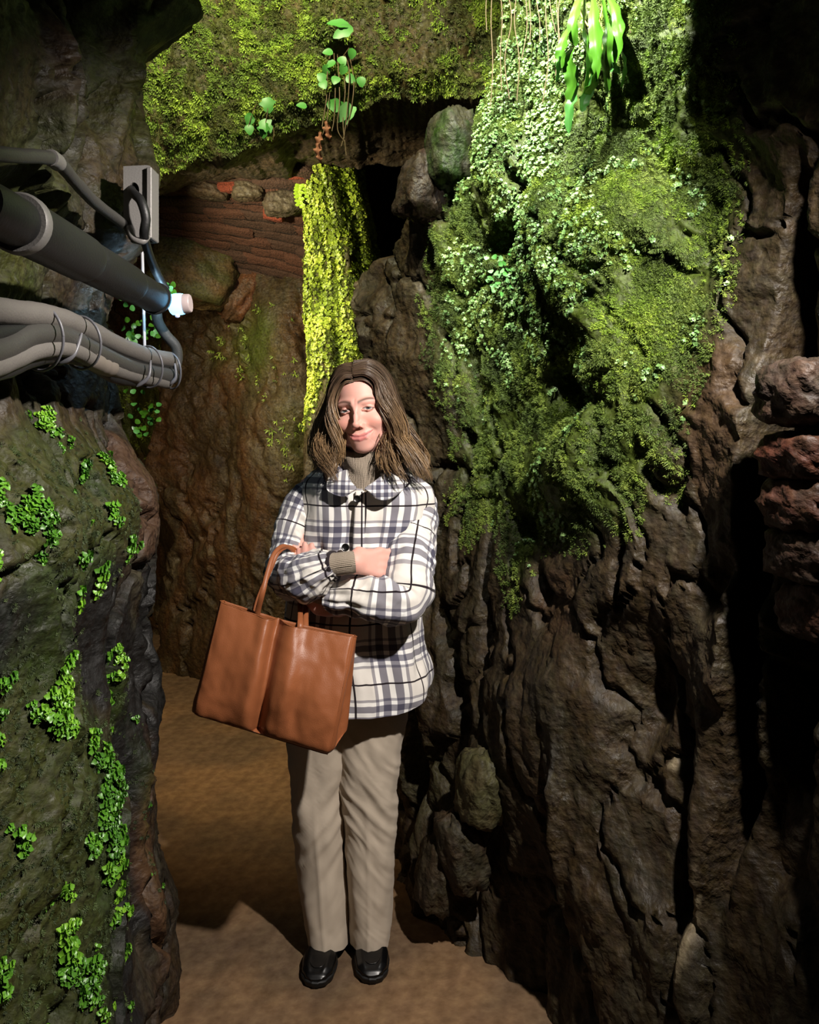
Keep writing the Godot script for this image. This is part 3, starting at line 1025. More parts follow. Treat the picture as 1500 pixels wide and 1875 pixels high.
func moss() -> void:
	var fuzz := moss_tuft(4, 20, 0.009, 0.0013)
	var broad := moss_tuft(9, 9, 0.011, 0.0032)
	var leaf := leaf_tuft(6, 6, 0.0062, 0.014)
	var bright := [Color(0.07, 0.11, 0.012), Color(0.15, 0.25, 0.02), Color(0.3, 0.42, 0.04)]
	var green := [Color(0.045, 0.07, 0.013), Color(0.1, 0.16, 0.024), Color(0.21, 0.28, 0.04)]
	var mint := [Color(0.06, 0.12, 0.035), Color(0.14, 0.27, 0.075), Color(0.27, 0.42, 0.16)]
	var even := func(_p: Vector3, m: float) -> float: return m
	# arch
	var clump := func(p: Vector3, m: float) -> float: return m * smoothstep(-0.12, 0.22, noise_patch.get_noise_3dv(p * 9.0) + 0.25 * (m - 0.8))
	stuff("moss", broad, M.leaf, scatter(M.arch, 110000, 0.3, Vector2(0.45, 1.0), 0.0, bright, 1, clump), "yellow green moss in patches over the face of the arch", "moss")
	stuff("moss", fuzz, M.leaf, scatter(M.arch, 45000, 0.3, Vector2(0.6, 1.1), 0.0, [Color(0.05, 0.06, 0.015), Color(0.09, 0.11, 0.02), Color(0.15, 0.2, 0.025)], 2, even), "dull olive moss film between the bright patches of the arch", "moss")
	# right wall
	stuff("moss", fuzz, M.leaf, scatter(M.right, 800000, 0.25, Vector2(0.45, 0.9), 0.0, green, 3, func(p: Vector3, m: float) -> float: return m * smoothstep(-0.3, 0.15, noise_patch.get_noise_3dv(p * 7.0))), "thick green moss on the rock wall beside the woman", "moss")
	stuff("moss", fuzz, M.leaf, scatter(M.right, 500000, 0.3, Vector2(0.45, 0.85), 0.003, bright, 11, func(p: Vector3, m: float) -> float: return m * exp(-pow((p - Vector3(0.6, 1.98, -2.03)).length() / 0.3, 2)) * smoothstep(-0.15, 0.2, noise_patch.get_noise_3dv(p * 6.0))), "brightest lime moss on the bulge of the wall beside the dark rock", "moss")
	stuff("leafy_moss", leaf, M.wet_leaf, scatter(M.right, 120000, 0.4, Vector2(0.3, 0.72), 0.004, mint, 4, func(p: Vector3, m: float) -> float: return 0.75 * m * smoothstep(0.12, 0.3, noise_patch.get_noise_3dv(p * 5.0 + Vector3(5, 0, 0)) - 0.1 + 0.6 * exp(-pow((p.x - 0.33) / 0.16, 2)) * smoothstep(1.5, 2.0, p.y))), "small round pale green leaves in sheets down the mossy wall", "moss")
	# pillar
	stuff("leafy_moss", leaf, M.wet_leaf, scatter(M.pillar, 52000, 0.35, Vector2(0.4, 0.95), 0.006, [Color(0.12, 0.17, 0.015), Color(0.26, 0.36, 0.03), Color(0.45, 0.52, 0.07)], 5, func(_p: Vector3, m: float) -> float: return m * 0.7), "lime green leafy moss hanging on the pillar", "moss")
	stuff("moss", fuzz, M.leaf, scatter(M.pillar, 24000, 0.3, Vector2(0.8, 1.6), 0.0, [Color(0.06, 0.08, 0.012), Color(0.12, 0.17, 0.018), Color(0.2, 0.26, 0.03)], 6, even), "fine green moss under the leaves of the pillar", "moss")
	# left wall: flat lobes of liverwort
	stuff("liverwort", leaf_tuft(8, 14, 0.0056, 0.014), M.wet_leaf, scatter(M.left, 130000, 0.3, Vector2(0.5, 1.1), 0.002, [Color(0.05, 0.16, 0.015), Color(0.1, 0.28, 0.02), Color(0.2, 0.42, 0.03)], 7, func(p: Vector3, m: float) -> float: return m * smoothstep(0.16, 0.3, noise_patch.get_noise_3dv(p * Vector3(9, 5, 9))) * (1.0 - smoothstep(1.46, 1.6, p.y))), "bright green liverwort lobes on the dark wall under the cables", "liverwort")
	stuff("moss", fuzz, M.leaf, scatter(M.left, 90000, 0.3, Vector2(0.3, 0.65), 0.0, [Color(0.02, 0.03, 0.008), Color(0.035, 0.055, 0.012), Color(0.06, 0.09, 0.02)], 8, func(p: Vector3, m: float) -> float: return m * (1.0 - smoothstep(1.4, 1.55, p.y))), "dark thin moss on the wall under the cables", "moss")
	# back wall
	stuff("moss", broad, M.leaf, scatter(M.back, 60000, 0.2, Vector2(0.9, 1.8), 0.0, [Color(0.05, 0.07, 0.012), Color(0.1, 0.15, 0.018), Color(0.18, 0.26, 0.03)], 9, func(p: Vector3, m: float) -> float: return m * smoothstep(0.0, 0.25, noise_patch.get_noise_3dv(p * 5.0))), "scattered green moss on the brown wall at the end", "moss")


# a leaf blade from its stalk at the origin towards +y, facing z; lobes > 0 gives an ivy-like outline
func leaf_mesh(length: float, width: float, droop: float, lobes := 0.0, wavy := 0.0) -> ArrayMesh:
	var pos := PackedVector3Array()
	var nu := 14
	var nv := 9
	for i in nu:
		var t := float(i) / (nu - 1)
		var w := width * 0.5 * pow(sin(PI * pow(t, 0.75) * 0.985 + 0.02), 0.7) * (1.0 + lobes * cos(t * 15.0)) + 0.0004
		for j in nv:
			var s := 2.0 * j / (nv - 1) - 1.0
			var z := -droop * t * t * length + 0.12 * w * s * s + wavy * width * sin(t * 17.0 + s * 1.5) * absf(s)
			pos.append(Vector3(s * w, t * length * (1.0 - 0.25 * droop * t), z))
	var n := pos.size()
	var idx := flipped(grid_index(nu, nv))
	var nrm := mesh_normals(pos, idx)
	var all := PackedVector3Array(pos)
	for k in n:
		all.append(pos[k] - nrm[k] * 0.0007)
	var tri := PackedInt32Array(idx)
	for k in flipped(idx):
		tri.append(k + n)
	return array_mesh(all, mesh_normals(all, tri), tri)


func leaf_material(c: Color, rough := 0.3) -> StandardMaterial3D:
	var m := simple(c, rough)
	m.backlight_enabled = true
	m.backlight = c * 0.8
	return m


# a leaf at a point, its tip pointing along the picture-plane angle (0 = down), face tilted
func set_leaf(root: Node3D, mesh: Mesh, mat: Material, at: Vector3, degrees: float, yaw: float, tilt: float, called := "leaf") -> MeshInstance3D:
	var o := part(called, mesh, mat, root)
	o.position = at - root.position
	o.basis = Basis(Vector3.BACK, PI + deg_to_rad(degrees)) * Basis(Vector3.UP, deg_to_rad(yaw)) * Basis(Vector3.RIGHT, deg_to_rad(tilt))
	return o


func strand(root: Node3D, called: String, pts: Array, radius: float, mat: Material) -> void:
	var p := along(pts, 20)
	for k in p.size():
		p[k] -= root.position
	part(called, tube(p, [radius], 6), mat, root)


func plants() -> void:
	var green := leaf_material(Color(0.26, 0.5, 0.2), 0.5)
	var pale := leaf_material(Color(0.42, 0.62, 0.38), 0.5)
	var lime := leaf_material(Color(0.24, 0.42, 0.10), 0.3)
	var brown := leaf_material(Color(0.5, 0.32, 0.22), 0.8)
	var stem := simple(Color(0.3, 0.24, 0.14), 0.7)
	# plant hanging over the edge of the arch
	var h := base("hanging_plant", Vector3(-0.268, 2.889, -3.050), "small-leaved plant trailing bare stems over the edge of the arch", "plant")
	var small := leaf_mesh(0.04, 0.034, 0.25)
	var large := leaf_mesh(0.085, 0.045, 0.3, 0.1)
	for l in [
		[646, 50, 60, 1, 1], [640, 48, 95, 1, 1], [610, 96, 80, 0, 0], [645, 88, 0, 0, 0], [614, 112, 60, 0, 0], [632, 118, 20, 0, 0], [596, 148, 130, 0, 1], [588, 148, -30, 0, 0],
		[618, 140, 20, 0, 0], [634, 140, -60, 0, 0], [660, 140, -10, 0, 1], [598, 190, -80, 1, 1], [562, 196, 90, 0, 1], [640, 188, 30, 1, 2], [652, 196, 50, 1, 2], [622, 104, -30, 0, 0], [600, 118, 10, 0, 0],
	]:
		set_leaf(h, large if l[3] == 1 else small, pale if l[4] == 2 else green, Vector3(px(l[0], 2.99), 1.5 - (l[1] - 778.0) * 2.99 / 1500.0, -2.99), -l[2], rng.randf_range(-35, 35), rng.randf_range(-10, 35))
	for s in [[Vector3(-0.293, 2.887, -3.050), Vector3(-0.300, 2.796, -3.000), Vector3(-0.304, 2.696, -3.000), Vector3(-0.319, 2.588, -2.990)], [Vector3(-0.281, 2.883, -3.050), Vector3(-0.271, 2.732, -2.990), Vector3(-0.275, 2.622, -2.990), Vector3(-0.283, 2.572, -2.990)], [Vector3(-0.260, 2.879, -3.050), Vector3(-0.235, 2.732, -2.990), Vector3(-0.243, 2.612, -2.990), Vector3(-0.231, 2.483, -2.990)], [Vector3(-0.268, 2.879, -3.050), Vector3(-0.254, 2.688, -2.980), Vector3(-0.262, 2.579, -2.980), Vector3(-0.235, 2.529, -2.990)], [Vector3(-0.224, 2.879, -3.050), Vector3(-0.203, 2.752, -2.990), Vector3(-0.215, 2.642, -2.990), Vector3(-0.249, 2.517, -2.990)], [Vector3(-0.244, 2.883, -3.050), Vector3(-0.219, 2.787, -2.980), Vector3(-0.226, 2.648, -2.980), Vector3(-0.238, 2.549, -2.980)], [Vector3(-0.213, 2.960, -3.050), Vector3(-0.221, 2.895, -3.020), Vector3(-0.247, 2.866, -3.040)]]:
		strand(h, "stem", s, 0.0021, stem)
	var d := base("withered_leaf", Vector3(-0.301, 2.601, -2.970), "curled brown withered leaf dangling below the arch plant", "leaf")
	for l in [[598, 222, 5.0], [588, 242, -12.0], [582, 262, 3.0]]:
		set_leaf(d, leaf_mesh(0.07, 0.026, 0.6, 0.08, 0.3), brown, Vector3(px(l[0], 2.97), 1.5 - (l[1] - 778.0) * 2.97 / 1500.0, -2.97), l[2], 30, 20, "blade")
	strand(d, "stalk", [Vector3(-0.290, 2.708, -2.980), Vector3(-0.296, 2.646, -2.975), Vector3(-0.301, 2.595, -2.970), Vector3(-0.331, 2.510, -2.970)], 0.0015, stem)
	var v := base("ivy_sprig", Vector3(-0.575, 2.707, -3.080), "sprig of bright green ivy leaves at the lower edge of the arch", "plant")
	for l in [[488, 178, 10, 1], [452, 208, 30, 0], [455, 228, 10, 0], [478, 220, 40, 1], [486, 224, -15, 1], [462, 212, -30, 0]]:
		set_leaf(v, leaf_mesh(0.06, 0.052, 0.3, 0.22) if l[3] == 1 else small, green, Vector3(px(l[0], 3.03), 1.5 - (l[1] - 778.0) * 3.03 / 1500.0, -3.03), l[2], rng.randf_range(-30, 30), rng.randf_range(0, 30))
	for s in [[Vector3(-0.541, 2.752, -3.100), Vector3(-0.525, 2.668, -3.030), Vector3(-0.533, 2.611, -3.030)], [Vector3(-0.579, 2.715, -3.100), Vector3(-0.582, 2.651, -3.030), Vector3(-0.596, 2.603, -3.030)], [Vector3(-0.517, 2.633, -3.100), Vector3(-0.503, 2.580, -3.040), Vector3(-0.507, 2.558, -3.040)]]:
		strand(v, "stem", s, 0.0015, stem)
	# strap-leaved fern high on the right wall
	var f := base("strap_fern", Vector3(0.487, 2.660, -2.180), "bright green fern with long glossy strap fronds hanging on the wall", "fern")
	for s in [
		[[1085, -25, 2.16], [1090, 40, 2.1], [1095, 100, 2.08], [1092, 150, 2.09], 0.040], [[1110, -20, 2.16], [1130, 30, 2.1], [1133, 80, 2.09], [1122, 125, 2.1], 0.036], [[1100, -25, 2.17], [1112, 60, 2.08], [1108, 110, 2.07], [1112, 170, 2.08], 0.034],
		[[1070, -10, 2.17], [1068, 60, 2.1], [1076, 110, 2.08], [1070, 165, 2.09], 0.036], [[1060, 20, 2.18], [1035, 70, 2.11], [1028, 100, 2.1], [1030, 125, 2.1], 0.030], [[1060, 70, 2.16], [1042, 110, 2.1], [1048, 150, 2.09], [1042, 190, 2.1], 0.036],
		[[1058, 120, 2.15], [1052, 170, 2.1], [1044, 200, 2.09], [1042, 245, 2.1], 0.026], [[1075, 100, 2.15], [1090, 140, 2.09], [1075, 165, 2.09], [1060, 180, 2.1], 0.034], [[1095, 90, 2.15], [1108, 120, 2.1], [1126, 125, 2.1], [1135, 132, 2.12], 0.026], [[1045, 90, 2.16], [1030, 110, 2.11], [1022, 122, 2.1], [1018, 150, 2.11], 0.026],
		[[1095, -30, 2.2], [1118, 10, 2.13], [1124, 45, 2.11], [1118, 75, 2.12], 0.03], [[1075, -30, 2.2], [1058, 10, 2.13], [1050, 50, 2.11], [1056, 85, 2.12], 0.03], [[1090, 120, 2.16], [1084, 150, 2.11], [1070, 185, 2.1], [1066, 205, 2.11], 0.026], [[1120, 60, 2.17], [1140, 100, 2.12], [1142, 130, 2.12], [1136, 160, 2.13], 0.026],
	]:
		var pts := []
		for k in 4:
			pts.append(Vector3(px(s[k][0], s[k][2] - 0.09), 1.5 - (s[k][1] - 778.0) * (s[k][2] - 0.09) / 1500.0, 0.09 - s[k][2]))
		part("frond", frond_mesh(pts, s[4], f.position), lime if s[4] > 0.029 else green, f)
	for s in [[Vector3(0.528, 2.685, -2.200), Vector3(0.495, 2.557, -2.120), Vector3(0.479, 2.505, -2.100)], [Vector3(0.455, 2.685, -2.200), Vector3(0.425, 2.567, -2.140), Vector3(0.403, 2.501, -2.120)], [Vector3(0.572, 2.685, -2.200), Vector3(0.559, 2.553, -2.140), Vector3(0.549, 2.482, -2.140)], [Vector3(0.447, 2.685, -2.200), Vector3(0.445, 2.581, -2.140), Vector3(0.464, 2.529, -2.120)], [Vector3(0.554, 2.685, -2.200), Vector3(0.549, 2.581, -2.140), Vector3(0.525, 2.520, -2.130)]]:
		strand(f, "stalk", s, 0.0022, leaf_material(Color(0.6, 0.62, 0.25), 0.5))
	# roots hanging beside it
	var w := base("hanging_roots", Vector3(0.383, 2.601, -2.300), "thin brown roots hanging in front of the mossy wall beside the fern", "roots")
	for k in 16:
		var x := [905, 930, 948, 960, 985, 1000, 1012, 1150, 1160, 1140, 890, 1030, 1022, 1155, 970, 918][k] as float
		var len_: float = rng.randf_range(90, 240)
		var z: float = 2.55 - (x - 880.0) * 0.0016
		var pts := []
		for q in 4:
			var y := -40.0 + len_ * q / 3.0
			pts.append(Vector3(px(x + rng.randf_range(-7, 7), z), 1.5 - (y - 778.0) * z / 1500.0, -z))
		strand(w, "root", pts, 0.0016, stem)
	# round-leaved plant in the hollow
	var c := base("round_leaf_plant", Vector3(0.300, 1.980, -2.500), "clump of larger round green leaves in the hollow of the mossy wall", "plant")
	var disc := leaf_mesh(0.015, 0.017, 0.2)
	for k in 46:
		var a := rng.randf() * TAU
		var rr := sqrt(rng.randf())
		var x := 930.0 + cos(a) * rr * 45.0 + sin(a) * rr * 10.0
		var y := 500.0 + sin(a) * rr * 42.0
		var z := 2.47 - 0.0009 * (x - 930.0) + rng.randf_range(-0.02, 0.02)
		set_leaf(c, disc, pale if k % 3 == 0 else green, Vector3(px(x, z), 1.5 - (y - 778.0) * z / 1500.0, -z), rng.randf_range(-60, 60), rng.randf_range(-25, 25), rng.randf_range(10, 60))
	# leaves round the lamp's end of the left wall
	var t := base("lamplit_fern", Vector3(-0.690, 1.834, -2.300), "small green leaves growing behind the pipe around the glowing lamp", "plant")
	for e in [[312, 530, 2.14, 16, 10], [236, 540, 2.3, 22, 12], [236, 606, 2.3, 22, 16], [284, 606, 2.34, 22, 14], [270, 765, 2.4, 40, 26]]:
		for k in e[4]:
			var x: float = e[0] + rng.randfn() * e[3] * 0.5
			var y: float = e[1] + rng.randfn() * e[3] * 0.45
			set_leaf(t, disc, green if k % 2 else lime, Vector3(px(x, e[2]), 1.5 - (y - 778.0) * e[2] / 1500.0, -e[2] + rng.randf_range(-0.03, 0.03)), rng.randf_range(-80, 80), rng.randf_range(-40, 40), rng.randf_range(-20, 60))
	# maidenhair on the pillar's top corner
	var q := base("maidenhair_fern", Vector3(-0.511, 2.732, -3.950), "little fern with beaded fronds spilling from the pillar's top corner", "fern")
	var lf := leaf_material(Color(0.62, 0.75, 0.2), 0.4)
	for s in [[[556, 305], [548, 330], [552, 378]], [[566, 305], [560, 335], [566, 365]], [[552, 330], [545, 350], [549, 380]], [[590, 330], [586, 350], [600, 366]], [[630, 400], [640, 415], [648, 405]], [[600, 345], [604, 365], [596, 372]]]:
		var pos := PackedVector3Array()
		var pts := []
		for k in 3:
			pts.append(Vector3(px(s[k][0], 3.93), 1.5 - (s[k][1] - 778.0) * 3.93 / 1500.0, -3.93))
		var list := [tube(along(pts, 12), [0.001], 5)]
		var mesh := leaf_mesh(0.021, 0.016, 0.2)
		for k in 18:
			var p: Vector3 = spline(pts, (k + 0.5) / 18.0)
			var st := SurfaceTool.new()
			st.append_from(mesh, 0, Transform3D(Basis(Vector3.BACK, (1.0 if k % 2 else -1.0) * 1.5 + PI) * Basis(Vector3.RIGHT, 0.4), p))
			list.append(st.commit())
		var o := part("frond", join(list), lf, q)
		o.position = -q.position


func frond_mesh(pts: Array, width: float, from: Vector3) -> ArrayMesh:
	var pos := PackedVector3Array()
	var nu := 28
	var nv := 9
	for i in nu:
		var t := float(i) / (nu - 1)
		var c: Vector3 = spline(pts, t)
		var dir: Vector3 = (spline(pts, minf(t + 0.02, 1.0)) - spline(pts, maxf(t - 0.02, 0.0))).normalized()
		var side := dir.cross(Vector3(0.2 + 1.6 * sin(width * 3100.0 + pts[0].x * 190.0), 0.1, 1.0)).normalized()
		var n := side.cross(dir).normalized()
		var w := width * 0.5 * (0.2 + 0.8 * smoothstep(0.0, 0.45, t)) * pow(maxf(1.0 - pow(t, 5.0), 0.0), 0.5) + 0.0005
		for j in nv:
			var s := 2.0 * j / (nv - 1) - 1.0
			var p := c + side * s * w * (1.0 + 0.12 * sin(t * 30.0 + s))
			p += n * (0.22 * w * s * s + 0.16 * w * sin(t * 22.0 + (1.5 if s > 0.0 else 0.0)) * absf(s) - 0.1 * w * exp(-s * s * 60.0))
			pos.append(p - from)
	var idx := grid_index(nu, nv)
	var nrm := mesh_normals(pos, idx)
	var all := PackedVector3Array(pos)
	for k in pos.size():
		all.append(pos[k] - nrm[k] * 0.0008)
	var tri := PackedInt32Array(idx)
	for k in flipped(idx):
		tri.append(k + pos.size())
	return array_mesh(all, mesh_normals(all, tri), tri)


# ---------------------------------------------------------------- pipe, cables, bracket and lamp on the left

func services() -> void:
	# thick conduit with two sleeves
	var a := Vector3(-0.590, 1.806, -1.120)
	var b := Vector3(-0.621, 1.809, -2.000)
	var ax := (b - a).normalized()
	var pipe := base("conduit_pipe", a, "thick black pipe with stepped sleeves running along the left wall", "pipe")
	var l := a.distance_to(b)
	for s in [["pipe", 0.0, l, 0.037], ["sleeve", l * 0.15, l * 0.46, 0.0435], ["sleeve", l * 0.47, l * 0.78, 0.0405]]:
		var pts := []
		for k in 30:
			pts.append(ax * lerpf(s[1], s[2], k / 29.0))
		var rad := []
		for k in 30:
			rad.append(s[3] - 0.003 * exp(-minf(k, 29 - k) * 1.2))
		part(s[0], tube(pts, rad, 32), M.black_rubber, pipe)
	part("ring", tube([ax * l * 0.135, ax * l * 0.14, ax * l * 0.155, ax * l * 0.16], [0.044, 0.0475, 0.0475, 0.044], 32), M.galvanised, pipe)
	part("end_cap", tube([ax * (l - 0.006), ax * l, ax * (l + 0.008)], [0.039, 0.04, 0.034], 32), M.black_rubber, pipe)
	# bundle of slack cables
	var names := ["uppermost thick grey cable of the slack bundle, dusty on top", "black cable lying second in the slack bundle", "grey cable in the middle of the bundle, bulging forward", "worn grey cable low in the bundle with a pale taped joint", "thin black cable at the bottom of the bundle"]
	var mats := [M.dusty_cable, M.black_rubber, M.grey_cable, M.dusty_cable, M.black_rubber]
	var radii := [0.021, 0.016, 0.021, 0.017, 0.012]
	var lines := [
		[Vector3(-0.616, 1.664, -1.140), Vector3(-0.623, 1.676, -1.280), Vector3(-0.629, 1.689, -1.430), Vector3(-0.640, 1.690, -1.600), Vector3(-0.649, 1.677, -1.820), Vector3(-0.646, 1.670, -2.020), Vector3(-0.622, 1.670, -2.160)],
		[Vector3(-0.621, 1.620, -1.150), Vector3(-0.627, 1.644, -1.270), Vector3(-0.635, 1.668, -1.400), Vector3(-0.641, 1.672, -1.550), Vector3(-0.653, 1.652, -1.780), Vector3(-0.651, 1.641, -2.000), Vector3(-0.628, 1.646, -2.150)],
		[Vector3(-0.610, 1.593, -1.130), Vector3(-0.620, 1.614, -1.240), Vector3(-0.626, 1.651, -1.360), Vector3(-0.630, 1.660, -1.500), Vector3(-0.640, 1.643, -1.700), Vector3(-0.650, 1.630, -1.950), Vector3(-0.621, 1.626, -2.140)],
		[Vector3(-0.605, 1.566, -1.120), Vector3(-0.615, 1.590, -1.230), Vector3(-0.626, 1.627, -1.380), Vector3(-0.628, 1.640, -1.520), Vector3(-0.640, 1.625, -1.700), Vector3(-0.650, 1.616, -1.930), Vector3(-0.628, 1.610, -2.120)],
		[Vector3(-0.626, 1.560, -1.160), Vector3(-0.631, 1.584, -1.280), Vector3(-0.643, 1.618, -1.440), Vector3(-0.648, 1.627, -1.620), Vector3(-0.655, 1.604, -1.820), Vector3(-0.660, 1.605, -2.020), Vector3(-0.642, 1.611, -2.140)],
	]
	for k in 5:
		var c := part("power_cable", tube(along(lines[k], 70), [radii[k]], 18, true, 0.0015), mats[k])
		tag(c, names[k], "cable")
		if k == 3:
			part("taped_joint", tube(along([lines[3][3].lerp(lines[3][4], 0.55), lines[3][4], lines[3][4].lerp(lines[3][5], 0.25)], 12), [0.0195, 0.0205, 0.0205, 0.0205, 0.019, 0.0205, 0.0205, 0.019, 0.0205, 0.0205, 0.0205, 0.0195], 18), simple(Color(0.42, 0.39, 0.36), 0.6), c)
	# ties round the bundle
	var tie_names := ["grey cable tie nearest the camera with a long hanging tail", "second grey cable tie with a broad flat tail", "third grey cable tie close to the bend", "last grey cable tie where the bundle turns the corner"]
	var ties := [[1.42, Vector3(-0.642, 1.651, -1.420), 0.056, 0.05, Vector3(-0.612, 1.660, -1.350), Vector3(-0.625, 1.605, -1.330), Vector3(-0.640, 1.582, -1.330)], [1.62, Vector3(-0.634, 1.658, -1.580), 0.05, 0.046, Vector3(-0.608, 1.670, -1.520), Vector3(-0.615, 1.628, -1.500), Vector3(-0.645, 1.610, -1.500)], [1.98, Vector3(-0.637, 1.641, -2.000), 0.05, 0.04, Vector3(-0.613, 1.653, -1.940), Vector3(-0.615, 1.613, -1.930), Vector3(-0.643, 1.590, -1.930)], [2.1, Vector3(-0.622, 1.640, -2.140), 0.045, 0.03, Vector3(-0.602, 1.658, -2.100), Vector3(-0.599, 1.623, -2.100), Vector3(-0.613, 1.604, -2.100)]]
	for k in 4:
		var t: Array = ties[k]
		var o := base("cable_tie", t[1], tie_names[k], "cable tie")
		var ring := []
		for q in 33:
			var an := TAU * q / 32.0
			ring.append(Vector3(cos(an) * t[3], sin(an) * t[2], sin(an) * 0.01 + 0.02 * cos(an)))
		part("loop", tube(along(ring, 48), [0.0026], 8), M.tie, o)
		var tail := PackedVector3Array(along([t[4] - t[1], t[5] - t[1], t[6] - t[1]], 14))
		part("tail", tube(tail, [0.002, 0.003, 0.0035, 0.0035, 0.0035, 0.0035, 0.004, 0.004, 0.0045, 0.005, 0.005, 0.005, 0.004, 0.002], 8), M.tie, o)
	# thin conduit above, with its clip
	var c := base("thin_conduit", Vector3(-0.600, 1.897, -1.200), "thin dark conduit bending down along the upper left wall to the grey bracket", "conduit")
	var line := [Vector3(-0.594, 1.870, -1.100), Vector3(-0.603, 1.908, -1.240), Vector3(-0.612, 1.945, -1.360), Vector3(-0.619, 1.963, -1.440), Vector3(-0.630, 1.957, -1.550), Vector3(-0.644, 1.955, -1.680), Vector3(-0.650, 1.956, -1.860)]
	var lp := along(line, 60)
	for k in 60:
		lp[k] -= c.position
	part("tube", tube(lp, [0.0118], 18, true, 0.001), M.grey_cable, c)
	var clip := along([Vector3(-0.614, 1.957, -1.400), Vector3(-0.618, 1.961, -1.425), Vector3(-0.621, 1.962, -1.450)], 6)
	for k in 6:
		clip[k] -= c.position
	part("clip", tube(clip, [0.0135, 0.015, 0.0145, 0.0145, 0.015, 0.0135], 18), M.galvanised, c)
	# bracket with an oval hole, and the cable through it
	var g := base("wall_bracket", Vector3(-0.618, 2.003, -1.860), "grey steel bracket with an oval hole at the edge of the left wall", "bracket")
	g.scale = Vector3.ONE * 0.95
	var plate := CSGCombiner3D.new()
	plate.name = "plate"
	var outline := PackedVector2Array()
	for q in [[-0.033, 0.088], [0.022, 0.092], [0.03, 0.09], [0.03, -0.07], [0.018, -0.092], [-0.02, -0.086], [-0.033, -0.06]]:
		outline.append(Vector2(q[0], q[1]))
	var slab_ := CSGPolygon3D.new()
	slab_.polygon = outline
	slab_.depth = 0.014
	var hole := CSGCylinder3D.new()
	hole.radius = 0.0125
	hole.height = 0.1
	hole.sides = 24
	hole.rotation_degrees.x = 90
	hole.scale = Vector3(1.0, 1.0, 1.6)
	hole.position = Vector3(-0.008, 0.03, 0)
	hole.operation = CSGShape3D.OPERATION_SUBTRACTION
	plate.add_child(slab_)
	plate.add_child(hole)
	plate.material_override = M.galvanised
	plate.rotation_degrees = Vector3(0, 4, 0)
	g.add_child(plate)
	part("flange", chamfer_box(Vector3(0.012, 0.17, 0.06), 0.002), M.galvanised, g).position = Vector3(0.0305, 0.0, -0.02)
	part("backing", chamfer_box(Vector3(0.06, 0.17, 0.02), 0.003), M.black_metal, g).position = Vector3(0.0, 0.0, -0.045)
	part("lip", tube(along([Vector3(-0.634, 1.944, -1.850) - g.position, Vector3(-0.621, 1.915, -1.840) - g.position, Vector3(-0.599, 1.908, -1.840) - g.position, Vector3(-0.590, 1.922, -1.850) - g.position], 16), [0.008], 10), M.galvanised, g)
	tag(part("flexible_cable", tube(along([Vector3(-0.655, 2.061, -1.920), Vector3(-0.624, 2.024, -1.845), Vector3(-0.597, 1.997, -1.820), Vector3(-0.586, 1.959, -1.820), Vector3(-0.596, 1.924, -1.840), Vector3(-0.612, 1.896, -1.930), Vector3(-0.623, 1.869, -2.030), Vector3(-0.613, 1.841, -2.060)], 60), [0.0105], 14), M.black_rubber), "black cable looping out of the bracket's hole down to the lamp", "cable")
	# rod
	tag(part("hanger_rod", tube([Vector3(-0.683, 1.985, -2.090), Vector3(-0.680, 1.859, -2.090), Vector3(-0.676, 1.692, -2.090), Vector3(-0.676, 1.653, -2.090)], [0.0042], 12), simple(Color(0.62, 0.6, 0.6), 0.45, 0.2)), "pale steel hanger rod behind the pipe", "rod")
	# hose curling from the pipe's end to the bundle
	tag(part("curled_hose", tube(along([Vector3(-0.643, 1.788, -2.080), Vector3(-0.644, 1.763, -2.100), Vector3(-0.630, 1.732, -2.120), Vector3(-0.611, 1.705, -2.140), Vector3(-0.609, 1.675, -2.150), Vector3(-0.619, 1.646, -2.150), Vector3(-0.657, 1.637, -2.180), Vector3(-0.717, 1.631, -2.240)], 60), [0.0135, 0.0135, 0.0135], 16), M.grey_cable), "grey hose curling from the pipe's end down into the cable bundle", "hose")
	# small lamp
	var m := base("small_lamp", Vector3(-0.572, 1.799, -2.030), "small bluish white lamp glowing at the end of the black pipe", "lamp")
	var lens := lathe([Vector2(0, -0.021), Vector2(0.021, -0.021), Vector2(0.0255, -0.017), Vector2(0.027, -0.006), Vector2(0.0265, 0.006), Vector2(0.0255, 0.012), Vector2(0, 0.012)], 28)
	var blue := glow(Color(0.5, 0.8, 1.0), 3.5)
	var o := part("glowing_lens", lens, blue, m)
	o.rotation_degrees = Vector3(0, 0, -86)
	var core := part("glowing_core", lathe([Vector2(0, -0.024), Vector2(0.015, -0.0235), Vector2(0.016, -0.02), Vector2(0, -0.02)], 20), glow(Color(1, 1, 1), 6.0), m)
	core.rotation_degrees = Vector3(0, 0, -86)
	var cap := part("cap", lathe([Vector2(0, 0.01), Vector2(0.024, 0.01), Vector2(0.0245, 0.014), Vector2(0.0235, 0.027), Vector2(0.021, 0.03), Vector2(0, 0.03)], 28), simple(Color(0.72, 0.66, 0.66), 0.4), m)
	cap.rotation_degrees = Vector3(0, 0, -86)
	part("drip", stone_mesh(Vector3(0.012, 0.008, 0.01), 2.0, 0.05, 0.0, 8), glow(Color(0.8, 0.85, 1.0), 0.5), m).position = Vector3(-0.002, -0.03, 0.004)
	var light := OmniLight3D.new()
	light.name = "lamp_light"
	light.light_color = Color(0.7, 0.88, 1.0)
	light.light_energy = 0.05
	light.light_size = 0.02
	light.omni_range = 8.0
	light.omni_attenuation = 2.0
	light.position = Vector3(-0.028, 0.004, 0.01)
	light.shadow_enabled = true
	m.add_child(light)


# ---------------------------------------------------------------- the woman

const STAND := Vector3(-0.13, 0, -2.34)


func near(v: Vector3) -> Vector3:
	return v - STAND


func smin(a: float, b: float, k: float) -> float:
	var h := maxf(k - absf(a - b), 0.0) / k
	return minf(a, b) - h * h * k * 0.25


